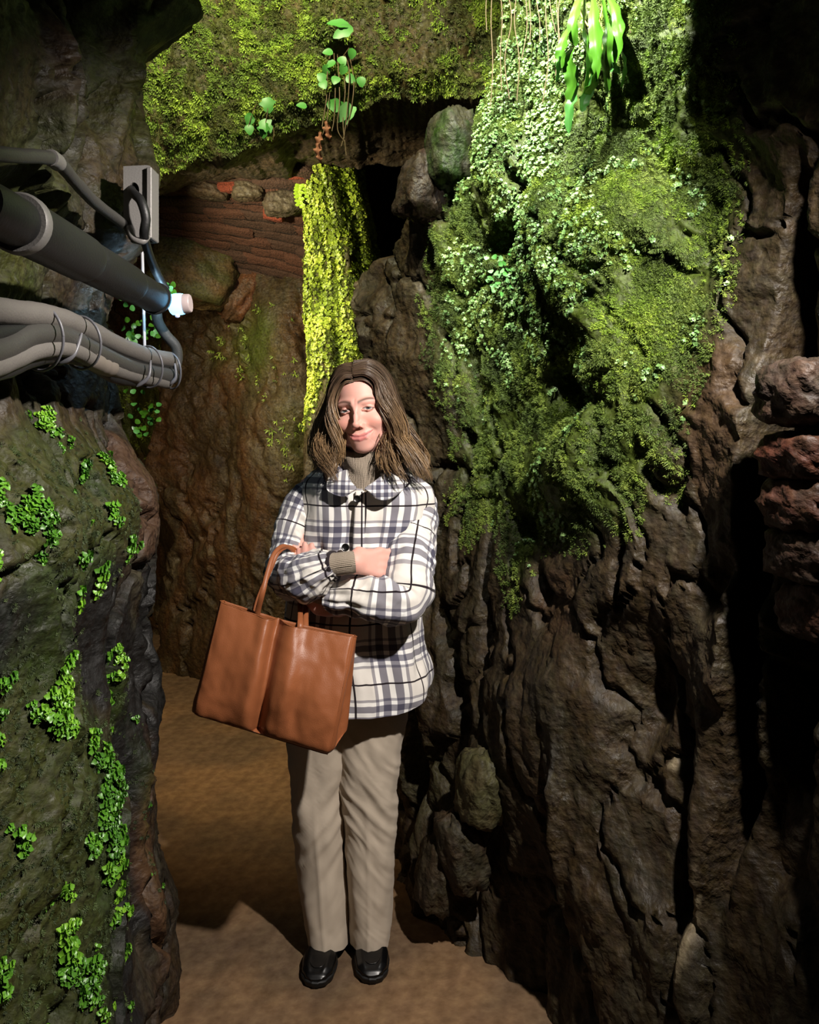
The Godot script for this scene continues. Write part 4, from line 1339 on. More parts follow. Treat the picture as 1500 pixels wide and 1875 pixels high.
func capsule(p: Vector3, a: Vector3, b: Vector3, ra: float, rb: float) -> float:
	var ab := b - a
	var t := clampf((p - a).dot(ab) / ab.dot(ab), 0.0, 1.0)
	return p.distance_to(a + ab * t) - lerpf(ra, rb, t)


func ball(p: Vector3, c: Vector3, r: Vector3) -> float:
	var q := (p - c) / r
	var k := q.length()
	return (k - 1.0) * k / maxf((q / r).length(), 1e-6)


# surface nets of a distance field made of tapered bones [from, to, radius, radius]
func nets(field: Callable, lo: Vector3, hi: Vector3, cell: float) -> Array:
	var n := Vector3i(((hi - lo) / cell).ceil()) + Vector3i.ONE
	var val := PackedFloat32Array()
	val.resize(n.x * n.y * n.z)
	val.fill(1.0)
	var blk := 4
	var reach := cell * blk * 0.9 + cell
	var live := []
	for bx in range(0, n.x - 1, blk):
		for by in range(0, n.y - 1, blk):
			for bz in range(0, n.z - 1, blk):
				var mid := lo + (Vector3(bx, by, bz) + Vector3.ONE * blk * 0.5) * cell
				var d: float = field.call(mid)
				if absf(d) > reach:
					if d < 0.0:
						for x in range(bx, mini(bx + blk + 1, n.x)):
							for y in range(by, mini(by + blk + 1, n.y)):
								for z in range(bz, mini(bz + blk + 1, n.z)):
									var q := (x * n.y + y) * n.z + z
									if val[q] == 1.0:
										val[q] = -0.9
					continue
				live.append(Vector3i(bx, by, bz))
				for x in range(bx, mini(bx + blk + 1, n.x)):
					for y in range(by, mini(by + blk + 1, n.y)):
						for z in range(bz, mini(bz + blk + 1, n.z)):
							var q := (x * n.y + y) * n.z + z
							if val[q] == 1.0 or val[q] == -0.9:
								val[q] = field.call(lo + Vector3(x, y, z) * cell)
	var pos := PackedVector3Array()
	var ids := {}
	var corner := [0, n.y * n.z, n.z, n.y * n.z + n.z, 1, n.y * n.z + 1, n.z + 1, n.y * n.z + n.z + 1]
	var off := []
	for k in 8:
		off.append(Vector3(k & 1, (k >> 1) & 1, k >> 2))
	var edges := [[0, 1], [2, 3], [4, 5], [6, 7], [0, 2], [1, 3], [4, 6], [5, 7], [0, 4], [1, 5], [2, 6], [3, 7]]
	for b in live:
		for x in range(b.x, mini(b.x + blk, n.x - 1)):
			for y in range(b.y, mini(b.y + blk, n.y - 1)):
				for z in range(b.z, mini(b.z + blk, n.z - 1)):
					var q: int = (x * n.y + y) * n.z + z
					var inside := 0
					for k in 8:
						if val[q + corner[k]] < 0.0:
							inside += 1
					if inside == 0 or inside == 8:
						continue
					var s := Vector3.ZERO
					var c := 0
					for e in edges:
						var va := val[q + corner[e[0]]]
						var vb := val[q + corner[e[1]]]
						if (va < 0.0) != (vb < 0.0):
							s += off[e[0]].lerp(off[e[1]], va / (va - vb))
							c += 1
					ids[q] = pos.size()
					pos.append(lo + (Vector3(x, y, z) + s / c) * cell)
	var idx := PackedInt32Array()
	var step := [n.y * n.z, n.z, 1]
	for q in ids:
		for ax in 3:
			var o: int = q + step[ax]
			if o >= val.size() or (val[q] < 0.0) == (val[o] < 0.0):
				continue
			var s1: int = step[(ax + 1) % 3]
			var s2: int = step[(ax + 2) % 3]
			if not (ids.has(q - s1) and ids.has(q - s2) and ids.has(q - s1 - s2)):
				continue
			var a: int = ids[q]
			var b2: int = ids[q - s1]
			var c2: int = ids[q - s1 - s2]
			var d2: int = ids[q - s2]
			if val[q] < 0.0:
				idx.append_array(PackedInt32Array([a, c2, b2, a, d2, c2]))
			else:
				idx.append_array(PackedInt32Array([a, b2, c2, a, c2, d2]))
	return [pos, idx]


func bones(p: Vector3, list: Array, k: float) -> float:
	var d := 1.0
	for b in list:
		d = smin(d, capsule(p, b[0], b[1], b[2], b[3]), k)
	return d


func coloured(net: Array, c: Color) -> ArrayMesh:
	var col := PackedColorArray()
	col.resize(net[0].size())
	col.fill(c)
	return array_mesh(net[0], mesh_normals(net[0], net[1]), net[1], col)


# a hand: wrist, five knuckle points and curl; across runs from the thumb side to the little finger
func hand_bones(wrist: Vector3, along_: Vector3, across: Vector3, palm_down: Vector3, curl: float, thumb: float) -> Array:
	var list := []
	var lengths := [[0.040, 0.024, 0.02], [0.044, 0.027, 0.021], [0.041, 0.026, 0.02], [0.033, 0.019, 0.018]]
	for f in 4:
		var side := (f - 1.5) * 0.0195
		var k := wrist + along_ * (0.088 - 0.004 * absf(f - 1.2)) + across * side
		list.append([wrist + across * side * 0.45 + along_ * 0.01, k, 0.0145, 0.0105])
		var dir := along_
		var p := k
		for s in 3:
			dir = (dir + palm_down * curl * (0.55 if s == 0 else 0.7)).normalized()
			var q: Vector3 = p + dir * lengths[f][s]
			list.append([p, q, 0.0092 - 0.0009 * s, 0.0085 - 0.0009 * s])
			p = q
	var t0 := wrist + along_ * 0.025 - across * 0.026 + palm_down * 0.008
	var t1 := t0 + (along_ * 0.75 - across * thumb + palm_down * 0.25).normalized() * 0.042
	var t2 := t1 + (along_ * 0.95 - across * thumb * 0.5 + palm_down * 0.3).normalized() * 0.032
	var t3 := t2 + (along_ + palm_down * 0.35).normalized() * 0.024
	list.append([wrist - across * 0.008, t0, 0.017, 0.015])
	list.append([t0, t1, 0.0145, 0.011])
	list.append([t1, t2, 0.0105, 0.0095])
	list.append([t2, t3, 0.0095, 0.008])
	return list


func head_field(p: Vector3) -> float:
	var x := absf(p.x)
	var q := Vector3(x, p.y, p.z)
	var d := ball(q, Vector3(0, 0.032, -0.014), Vector3(0.074, 0.086, 0.094))
	d = smin(d, ball(q, Vector3(0, -0.036, 0.014), Vector3(0.062, 0.083, 0.07)), 0.03)
	d = smin(d, ball(q, Vector3(0, -0.1, 0.064), Vector3(0.024, 0.017, 0.017)), 0.03)
	d = smin(d, ball(q, Vector3(0.049, -0.064, 0.016), Vector3(0.018, 0.028, 0.032)), 0.035)
	d = smin(d, ball(q, Vector3(0.041, -0.035, 0.061), Vector3(0.021, 0.017, 0.019)), 0.022)
	d = smin(d, capsule(q, Vector3(0.01, 0.013, 0.083), Vector3(0.044, 0.015, 0.066), 0.006, 0.006), 0.016)
	# eye sockets, eyes and lids
	d = -smin(-d, ball(q, Vector3(0.03, -0.003, 0.092), Vector3(0.018, 0.011, 0.013)), 0.012)
	d = smin(d, q.distance_to(Vector3(0.031, -0.003, 0.067)) - 0.0128, 0.002)
	d = smin(d, capsule(q, Vector3(0.018, -0.005, 0.080), Vector3(0.031, 0.0022, 0.0815), 0.002, 0.0026), 0.004)
	d = smin(d, capsule(q, Vector3(0.031, 0.0022, 0.0815), Vector3(0.0445, -0.003, 0.074), 0.0024, 0.002), 0.004)
	d = smin(d, capsule(q, Vector3(0.018, -0.0055, 0.080), Vector3(0.031, -0.0085, 0.080), 0.002, 0.002), 0.004)
	d = smin(d, capsule(q, Vector3(0.031, -0.0085, 0.080), Vector3(0.0445, -0.004, 0.074), 0.002, 0.002), 0.004)
	# nose
	d = smin(d, capsule(q, Vector3(0, 0.008, 0.083), Vector3(0, -0.038, 0.103), 0.0065, 0.0085), 0.014)
	d = smin(d, ball(q, Vector3(0, -0.041, 0.104), Vector3(0.0105, 0.0095, 0.0105)), 0.007)
	d = smin(d, ball(q, Vector3(0.0125, -0.045, 0.091), Vector3(0.007, 0.007, 0.009)), 0.013)
	d = -smin(-d, q.distance_to(Vector3(0.0062, -0.0535, 0.096)) - 0.0038, 0.003)
	# smiling mouth
	d = smin(d, ball(q, Vector3(0, -0.072, 0.075), Vector3(0.028, 0.02, 0.0135)), 0.016)
	d = smin(d, capsule(q, Vector3(0, -0.0688, 0.0882), Vector3(0.017, -0.0662, 0.0848), 0.0036, 0.0033), 0.005)
	d = smin(d, capsule(q, Vector3(0.017, -0.0662, 0.0848), Vector3(0.032, -0.0592, 0.0725), 0.0033, 0.0022), 0.005)
	d = smin(d, capsule(q, Vector3(0, -0.0786, 0.0875), Vector3(0.016, -0.0756, 0.0845), 0.005, 0.0046), 0.005)
	d = smin(d, capsule(q, Vector3(0.016, -0.0756, 0.0845), Vector3(0.031, -0.0645, 0.0728), 0.0046, 0.0026), 0.005)
	d = -smin(-d, capsule(q, Vector3(0, -0.0732, 0.094), Vector3(0.017, -0.0701, 0.0905), 0.0016, 0.0016), 0.003)
	d = -smin(-d, capsule(q, Vector3(0.017, -0.0701, 0.0905), Vector3(0.036, -0.0595, 0.0765), 0.0016, 0.0015), 0.003)
	d = -smin(-d, capsule(q, Vector3(0.0185, -0.045, 0.0935), Vector3(0.041, -0.064, 0.074), 0.0018, 0.0026), 0.008)
	d = smin(d, ball(q, Vector3(0.073, -0.008, -0.012), Vector3(0.009, 0.028, 0.016)), 0.006)
	d = smin(d, capsule(q, Vector3(0, -0.06, -0.02), Vector3(0, -0.2, -0.03), 0.05, 0.05), 0.03)
	return d


func head_colour(p: Vector3) -> Color:
	var skin := Color(0.64, 0.345, 0.285)
	var x := absf(p.x)
	var c := skin.lerp(Color(0.66, 0.27, 0.21), 0.6 * exp(-(pow((x - 0.04) / 0.022, 2) + pow((p.y + 0.037) / 0.016, 2))))
	c = c.lerp(Color(0.62, 0.27, 0.21), 0.5 * exp(-(p.x * p.x + pow(p.y + 0.043, 2)) / 0.00015))
	# lips
	var f := x / 0.034
	if f < 1.1 and p.z > 0.06:
		var line := -0.0732 + 0.0125 * f * f
		var top := line + 0.0068 * (1.0 - f * f) + 0.002 * f - 0.0018 * exp(-f * f * 30.0)
		var low := line - 0.0125 * (1.0 - f * f)
		var lip := smoothstep(low - 0.0015, low + 0.0015, p.y) * (1.0 - smoothstep(top - 0.0012, top + 0.0012, p.y)) * (1.0 - smoothstep(0.95, 1.08, f))
		c = c.lerp(Color(0.56, 0.18, 0.17), lip * 0.85)
		c = c.lerp(Color(0.12, 0.03, 0.03), exp(-pow((p.y - line) / 0.0011, 2)) * 0.8 * (1.0 - smoothstep(0.95, 1.08, f)))
	# brows
	if p.z > 0.03:
		var g := clampf((x - 0.009) / 0.04, 0.0, 1.0)
		var by := 0.0145 + 0.0085 * sin(g * 2.3) - 0.002 * g
		var bw := lerpf(0.0054, 0.0027, g)
		var on := exp(-pow((p.y - by) / bw, 2)) * smoothstep(0.006, 0.011, x) * (1.0 - smoothstep(0.047, 0.052, x))
		c = c.lerp(Color(0.1, 0.055, 0.04), on * 0.95)
		# eyes
		var e := Vector2(x - 0.0312, p.y + 0.003)
		var lid_hi := 0.0031 * (1.0 - pow(e.x / 0.0135, 2)) - 0.0012 * e.x / 0.0135
		var lid_lo := -0.0033 * (1.0 - pow(e.x / 0.0135, 2)) - 0.0012 * e.x / 0.0135
		if absf(e.x) < 0.0145:
			if e.y < lid_hi and e.y > lid_lo and absf(e.x) < 0.0135:
				c = Color(0.48, 0.43, 0.41)
				var gaze := Vector2(e.x - (0.0012 if p.x > 0.0 else -0.0012), e.y - 0.0005).length()
				if gaze < 0.0056:
					c = Color(0.09, 0.11, 0.12)
				if gaze > 0.0046 and gaze < 0.0058:
					c = Color(0.06, 0.07, 0.08)
				if gaze < 0.0024:
					c = Color(0.01, 0.01, 0.01)
			c = c.lerp(Color(0.05, 0.025, 0.02), exp(-pow((e.y - lid_hi - 0.0005) / 0.0016, 2)) * 0.9)
			c = c.lerp(Color(0.25, 0.12, 0.09), exp(-pow((e.y - lid_lo + 0.0003) / 0.0009, 2)) * 0.6)
	# scalp
	var hair_line := 0.072 - 0.5 * maxf(x - 0.02, 0.0) - 8.0 * pow(maxf(x - 0.035, 0.0), 2) * 10.0
	var s := smoothstep(-0.003, 0.004, p.y - hair_line) if p.z > 0.0 else 1.0
	if p.z <= 0.0 and p.y < -0.08:
		s = 0.0
	c = c.lerp(Color(0.075, 0.048, 0.033), s)
	c.a = 1.0
	return c


func head_mesh(place: Transform3D) -> ArrayMesh:
	var nu := 340
	var nv := 320
	var pos := PackedVector3Array()
	var col := PackedColorArray()
	for i in nu:
		# columns crowd towards the face
		var t := 2.0 * i / nu - 1.0
		var a := PI * (0.42 * t + 0.58 * t * t * t)
		for j in nv:
			var s := float(j) / (nv - 1)
			var b := PI * 0.5 - PI * (s + 0.06 * sin(TAU * s))
			var dir := Vector3(sin(a) * cos(b), sin(b), cos(a) * cos(b))
			var r0 := 0.03
			var r1 := 0.17
			for k in 3:
				var m := r0 + (r1 - r0) * 0.5
				if head_field(dir * m) < 0.0:
					r0 = m
				else:
					r1 = m
			var r := r0
			for k in 5:
				var dd := head_field(dir * r)
				r += -dd * 0.85
				r = clampf(r, r0 - 0.003, r1 + 0.003)
			var p := dir * r
			pos.append(place * p)
			col.append(head_colour(p))
	var idx := flipped(grid_index(nu, nv, true))
	return array_mesh(pos, mesh_normals(pos, idx), idx, col)


func body_mesh(head_place: Transform3D) -> ArrayMesh:
	var sr := near(Vector3(-0.275, 1.308, -2.360))
	var sl := near(Vector3(0.024, 1.283, -2.380))
	var er := near(Vector3(-0.326, 1.092, -2.220))
	var el := near(Vector3(-0.012, 1.036, -2.190))
	var wr := near(Vector3(-0.159, 1.141, -2.128))
	var wl := near(Vector3(-0.234, 1.005, -2.190))
	var neck := near(Vector3(-0.128, 1.388, -2.340))
	var chest := near(Vector3(-0.134, 1.214, -2.360))
	var waist := near(Vector3(-0.150, 0.944, -2.370))
	var hip := near(Vector3(-0.159, 0.735, -2.380))
	var kr := near(Vector3(-0.253, 0.342, -2.340))
	var kl := near(Vector3(-0.110, 0.333, -2.360))
	var fr := Vector3(-0.237, 0.065, -2.38) - STAND
	var fl := Vector3(-0.117, 0.065, -2.39) - STAND
	var list := [
		[neck + Vector3(0, 0.06, 0), neck + Vector3(0, -0.06, 0), 0.05, 0.052], [neck + Vector3(0, -0.06, 0), chest, 0.06, 0.1], [chest + Vector3(-0.06, 0, 0), waist + Vector3(-0.05, 0, 0), 0.085, 0.075], [chest + Vector3(0.06, 0, 0), waist + Vector3(0.05, 0, 0), 0.085, 0.075],
		[waist, hip, 0.095, 0.08], [hip + Vector3(-0.09, 0, 0), kr, 0.07, 0.046], [hip + Vector3(0.08, 0, 0), kl, 0.07, 0.046], [kr, fr, 0.044, 0.03], [kl, fl, 0.044, 0.03],
		[fr, fr + Vector3(0.01, -0.03, 0.1), 0.028, 0.018], [fl, fl + Vector3(0.01, -0.03, 0.1), 0.028, 0.018],
		[neck + Vector3(0, -0.05, 0), sr, 0.05, 0.045], [neck + Vector3(0, -0.05, 0), sl, 0.05, 0.045], [sr, near(Vector3(-0.316, 1.212, -2.320)), 0.04, 0.036], [near(Vector3(-0.316, 1.212, -2.320)), er, 0.036, 0.034], [sl, near(Vector3(0.011, 1.176, -2.290)), 0.042, 0.04], [near(Vector3(0.011, 1.176, -2.290)), el, 0.04, 0.036], [er, near(Vector3(-0.258, 1.107, -2.150)), 0.036, 0.034], [near(Vector3(-0.258, 1.107, -2.150)), wr, 0.034, 0.023], [el, wl, 0.034, 0.023],
	]
	var field := func(p: Vector3) -> float: return bones(p, list, 0.03)
	var skin := Color(0.64, 0.345, 0.285)
	var out := [coloured(nets(field, Vector3(-0.36, 0.0, -0.22), Vector3(0.36, 1.56, 0.36), 0.02), skin)]
	# her right hand, tucked under the other arm
	var to := near(Vector3(-0.044, 1.130, -2.200))
	var a := (to - wr).normalized()
	var back := Vector3(0.1, 0.25, 1.0)
	var ac := a.cross(back).normalized()
	var hb := hand_bones(wr + a * 0.012, a, ac, a.cross(ac).normalized(), 0.12, 0.02)
	hb.append([wr.lerp(near(Vector3(-0.258, 1.107, -2.150)), 0.4), wr + a * 0.02, 0.025, 0.024])
	out.append(coloured(nets(func(p: Vector3) -> float: return bones(p, hb, 0.012), wr - Vector3(0.09, 0.1, 0.15), wr + Vector3(0.24, 0.1, 0.12), 0.0035), skin))
	# her left hand, fingertips showing in the crook of the right arm
	var a2 := (near(Vector3(-0.270, 1.143, -2.215)) - wl).normalized()
	var ac2 := a2.cross(Vector3(-0.2, 0.1, 1.0)).normalized()
	var hb2 := hand_bones(wl + a2 * 0.005, a2, ac2, a2.cross(ac2).normalized(), 0.12, 0.5)
	hb2.append([wl.lerp(el, 0.2), wl + a2 * 0.02, 0.025, 0.024])
	out.append(coloured(nets(func(p: Vector3) -> float: return bones(p, hb2, 0.012), wl - Vector3(0.16, 0.1, 0.14), wl + Vector3(0.12, 0.26, 0.14), 0.0035), skin))
	out.append(head_mesh(head_place))
	return join(out)


# ---- clothes

func plaid_image() -> ImageTexture:
	var side := 512
	var w := PackedFloat32Array()
	var k := PackedFloat32Array()
	var l := PackedFloat32Array()
	w.resize(side)
	k.resize(side)
	l.resize(side)
	# [from cm, to cm, strength]: navy bands, white lines, black lines, of a 16 cm repeat
	for b in [[4.0, 4.7, 0.42], [5.7, 7.4, 0.58], [8.5, 10.2, 0.58], [11.2, 11.9, 0.42]]:
		for x in range(int(b[0] * 32), int(b[1] * 32)):
			w[x] = b[2]
	for b in [[0.0, 0.32], [15.9, 16.0]]:
		for x in range(int(b[0] * 32), int(b[1] * 32)):
			k[x] = 1.0
	for b in [[4.7, 5.7], [7.4, 8.5], [10.2, 11.2]]:
		for x in range(int(b[0] * 32), int(b[1] * 32)):
			l[x] = 1.0
	var im := Image.create(side, side, false, Image.FORMAT_RGB8)
	var cream := Color(0.85, 0.83, 0.80)
	var white := Color(0.93, 0.93, 0.92)
	var navy := Color(0.11, 0.11, 0.2)
	var black := Color(0.06, 0.03, 0.05)
	var r := RandomNumberGenerator.new()
	r.seed = 3
	for y in side:
		for x in side:
			var c := cream.lerp(white, clampf(l[x] * 0.6 + l[y] * 0.6, 0.0, 1.0))
			var a := (x + y) % 8 < 4
			var n := w[x] * (1.0 if a else 0.7) 
			var m := w[y] * (0.7 if a else 1.0)
			c = c.lerp(navy, n)
			c = c.lerp(navy, m * (1.0 if w[x] > 0.0 else 0.95))
			c = c.lerp(black, maxf(k[x], k[y]) * 0.88)
			im.set_pixel(x, y, c * (0.95 + 0.07 * r.randf()))
	return ImageTexture.create_from_image(im)


func cloth(color: Color, rough: float, sheen := 0.3) -> StandardMaterial3D:
	var m := simple(color, rough, 0.0, 0.25)
	m.rim_enabled = true
	m.rim = sheen
	m.rim_tint = 0.7
	return m


func knit_material(color: Color) -> StandardMaterial3D:
	var m := cloth(color, 0.95)
	var im := Image.create(128, 128, false, Image.FORMAT_RGB8)
	for y in 128:
		for x in 128:
			var v := 0.5 + 0.5 * sin(TAU * x / 16.0)
			v *= 0.8 + 0.2 * sin(TAU * (y / 12.8 + (0.5 if x % 16 < 8 else 0.0)))
			im.set_pixel(x, y, grey(v))
	m.heightmap_enabled = true
	m.heightmap_texture = ImageTexture.create_from_image(im)
	m.heightmap_scale = 0.25
	m.uv1_scale = Vector3(28, 28, 1)
	return m


# rings [height, left x, right x, middle depth d, half depth] in metres, lofted upwards; front is +z
func loft(rings: Array, nu: int, nv: int, power: float, fold: Callable, tile: float, shear: Callable) -> ArrayMesh:
	var pos := PackedVector3Array()
	var uv := PackedVector2Array()
	for i in nu + 1:
		var a := TAU * i / nu - PI * 0.5
		for j in nv:
			var f := float(j) / (nv - 1)
			var g := f * (rings.size() - 1)
			var k := mini(int(g), rings.size() - 2)
			var y := lerpf(rings[k][0], rings[k + 1][0], g - k)
			var v := []
			for q in range(1, 5):
				var list := []
				for r in rings:
					list.append(r[q])
				v.append(spline(list, f))
			var c := cos(a)
			var s := sin(a)
			var rr := pow(pow(absf(c), power) + pow(absf(s), power), -1.0 / power)
			var cx: float = (v[0] + v[1]) * 0.5
			var hw: float = (v[1] - v[0]) * 0.5
			# a runs from the back round by the left to the front
			var p := Vector3(cx - c * rr * hw * -1.0, y, -v[2] - s * rr * v[3] * -1.0)
			var out := Vector3(c, 0, s)
			p += out * fold.call(p, a, y)
			p.y += shear.call(p, a, y)
			pos.append(p - STAND)
			uv.append(Vector2((a - PI * 0.5) * 0.165 / tile, -p.y / tile))
	var idx := flipped(grid_index(nu + 1, nv))
	var nrm := mesh_normals(pos, idx)
	for j in nv:
		var n := (nrm[j] + nrm[nu * nv + j]).normalized()
		nrm[j] = n
		nrm[nu * nv + j] = n
	return array_mesh(pos, nrm, idx, PackedColorArray(), uv)


func px(x: float, d: float) -> float:
	return (x - 750.0) * d / 1500.0


# a sleeve: [centre, radius] stations; gathered near its end
func sleeve(stations: Array, sides: int, n: int, tile: float, gather: float, seed_: float, turn: float, closed_top := true) -> ArrayMesh:
	var pts := []
	var rad := []
	for s in stations:
		pts.append(s[0])
		rad.append(s[1])
	var pos := PackedVector3Array()
	var uv := PackedVector2Array()
	var up := Vector3(0, 0.1, 1)
	var run := 0.0
	var last := Vector3.ZERO
	for i in n:
		var f := float(i) / (n - 1)
		var c: Vector3 = spline(pts, f)
		var t: Vector3 = (spline(pts, minf(f + 0.01, 1.0)) - spline(pts, maxf(f - 0.01, 0.0))).normalized()
		if i > 0:
			run += c.distance_to(last)
		last = c
		var x := t.cross(up).normalized()
		var y := x.cross(t).normalized()
		up = y
		var r: float = spline(rad, f)
		for j in sides + 1:
			var a := TAU * j / sides
			var w := x * cos(a) + y * sin(a)
			var p := c + w * r
			var b := noise_broad.get_noise_3dv(p * 9.0 + Vector3(seed_, 0, 0)) * 0.012
			# folds that run round the arm at the bend and along it at the gathers
			b += 0.007 * noise_ridge.get_noise_3d(run * 13.0 + 0.6 * sin(a), a * 0.35, seed_)
			b += gather * smoothstep(0.62, 0.93, f) * (sin(a * 9.0 + 2.0 * sin(a * 2.0 + seed_)) * 0.6 + noise_fine.get_noise_3d(a * 3.0, run * 4.0, seed_)) * (1.0 - 0.6 * smoothstep(0.95, 1.0, f))
			pos.append(p + w * b)
			uv.append(Vector2((a * 0.062 + turn) / tile, run / tile))
	var idx := grid_index(n, sides + 1)
	var nrm := mesh_normals(pos, idx)
	for i in n:
		var s := (nrm[i * (sides + 1)] + nrm[i * (sides + 1) + sides]).normalized()
		nrm[i * (sides + 1)] = s
		nrm[i * (sides + 1) + sides] = s
	return array_mesh(pos, nrm, idx, PackedColorArray(), uv)


# a curved slab of cloth between two edge curves, with thickness
func slab(edge_a: Array, edge_b: Array, n: int, m: int, thick: float, puff: float, tile: float) -> ArrayMesh:
	var front := PackedVector3Array()
	var uv := PackedVector2Array()
	for i in n:
		var a: Vector3 = spline(edge_a, float(i) / (n - 1))
		var b: Vector3 = spline(edge_b, float(i) / (n - 1))
		for j in m:
			var f := float(j) / (m - 1)
			var p := a.lerp(b, f)
			p.z += puff * sin(f * PI)
			front.append(p)
			uv.append(Vector2(p.x, -p.y) / tile)
	var idx := grid_index(n, m)
	var nrm := mesh_normals(front, idx)
	if nrm[n * m / 2].z < 0.0:
		idx = flipped(idx)
		for k in nrm.size():
			nrm[k] = -nrm[k]
	var pos := PackedVector3Array(front)
	for k in front.size():
		pos.append(front[k] - nrm[k] * thick)
	var all := PackedInt32Array(idx)
	for k in flipped(idx):
		all.append(k + n * m)
	var rim := []
	for i in n:
		rim.append(i * m)
	for j in range(1, m):
		rim.append((n - 1) * m + j)
	for i in range(n - 2, -1, -1):
		rim.append(i * m + m - 1)
	for j in range(m - 2, 0, -1):
		rim.append(j)
	for k in rim.size():
		var a: int = rim[k]
		var b: int = rim[(k + 1) % rim.size()]
		all.append_array(PackedInt32Array([a, b, b + n * m, a, b + n * m, a + n * m]))
	uv.append_array(uv.duplicate())
	return array_mesh(pos, mesh_normals(pos, all), all, PackedColorArray(), uv)


func shoe_mesh(length: float, width: float) -> Array:
	# heel at z = 0, toe at z = length
	var nu := 48
	var nv := 40
	var hw := [Vector2(0, 0.3), Vector2(0.06, 0.62), Vector2(0.2, 0.72), Vector2(0.45, 0.8), Vector2(0.68, 1.0), Vector2(0.85, 0.9), Vector2(0.95, 0.62), Vector2(1.0, 0.25)]
	var ht := [Vector2(0, 0.05), Vector2(0.15, 0.058), Vector2(0.4, 0.057), Vector2(0.58, 0.049), Vector2(0.72, 0.045), Vector2(0.86, 0.038), Vector2(0.95, 0.03), Vector2(1.0, 0.02)]
	var pos := PackedVector3Array()
	for i in nv:
		var t := float(i) / (nv - 1)
		var tt := 0.5 - 0.5 * cos(t * PI)
		for j in nu:
			var a := TAU * j / nu
			var w := soft_table(hw, tt) * width * 0.5
			var h := soft_table(ht, tt)
			var c := cos(a)
			var s := sin(a)
			var x := signf(c) * pow(absf(c), 0.75) * w
			var y := 0.022 + (pow(s, 0.8) * (h - 0.022) if s > 0.0 else -pow(-s, 0.4) * 0.012)
			# the raised apron round the toe top
			if s > 0.0:
				y += 0.0035 * exp(-pow((absf(x) - w * 0.62) / 0.006, 2.0)) * smoothstep(0.35, 0.5, tt) * (1.0 - smoothstep(0.9, 0.95, tt))
			pos.append(Vector3(x, y, tt * length))
	var idx := grid_index(nv, nu, false, true)
	for e in [0, nv - 1]:
		var c := pos.size()
		pos.append(pos[e * nu] * 0.5 + pos[e * nu + nu / 2] * 0.5)
		for j in nu:
			idx.append_array(PackedInt32Array([c, e * nu + (j + 1) % nu, e * nu + j] if e > 0 else [c, e * nu + j, e * nu + (j + 1) % nu]))
	idx = flipped(idx)
	var upper := array_mesh(pos, mesh_normals(pos, idx), idx)
	# sole
	var sp := PackedVector3Array()
	var levels := [[0.0, 0.94], [0.001, 1.0], [0.012, 1.05], [0.016, 1.04], [0.018, 0.9]]
	for i in 64:
		var a := TAU * i / 64
		var t := 0.5 - 0.5 * cos(a)
		var side := 1.0 if a < PI else -1.0
		var w := soft_table(hw, t) * width * 0.5
		if t < 0.02 or t > 0.985:
			w *= 0.7
		for l in levels:
			sp.append(Vector3(side * w * l[1], l[0], 0.5 * length + (t - 0.5) * length * (1.0 + (l[1] - 1.0) * 0.5) * 1.015))
	var sidx := grid_index(64, 5, true)
	for e in [0, 4]:
		for k in range(1, 63):
			sidx.append_array(PackedInt32Array([e, k * 5 + e, (k + 1) * 5 + e] if e == 0 else [e, (k + 1) * 5 + e, k * 5 + e]))
	sidx = flipped(sidx) if false else sidx
	var sole := array_mesh(sp, mesh_normals(sp, sidx), sidx)
	var seam := []
	for k in 30:
		var f := float(k) / 29
		var ang := PI * f
		var t := 0.5 + 0.39 * pow(maxf(sin(ang), 0.0), 0.8)
		var w := soft_table(hw, t) * width * 0.5
		var x := signf(cos(ang)) * pow(absf(cos(ang)), 0.6) * w * 0.66
		var c := pow(absf(x) / w, 1.333)
		seam.append(Vector3(x, 0.0225 + pow(sqrt(1.0 - c * c), 0.8) * (soft_table(ht, t) - 0.022), t * length))
	return [upper, sole, tube(PackedVector3Array(seam), [0.0018], 6)]


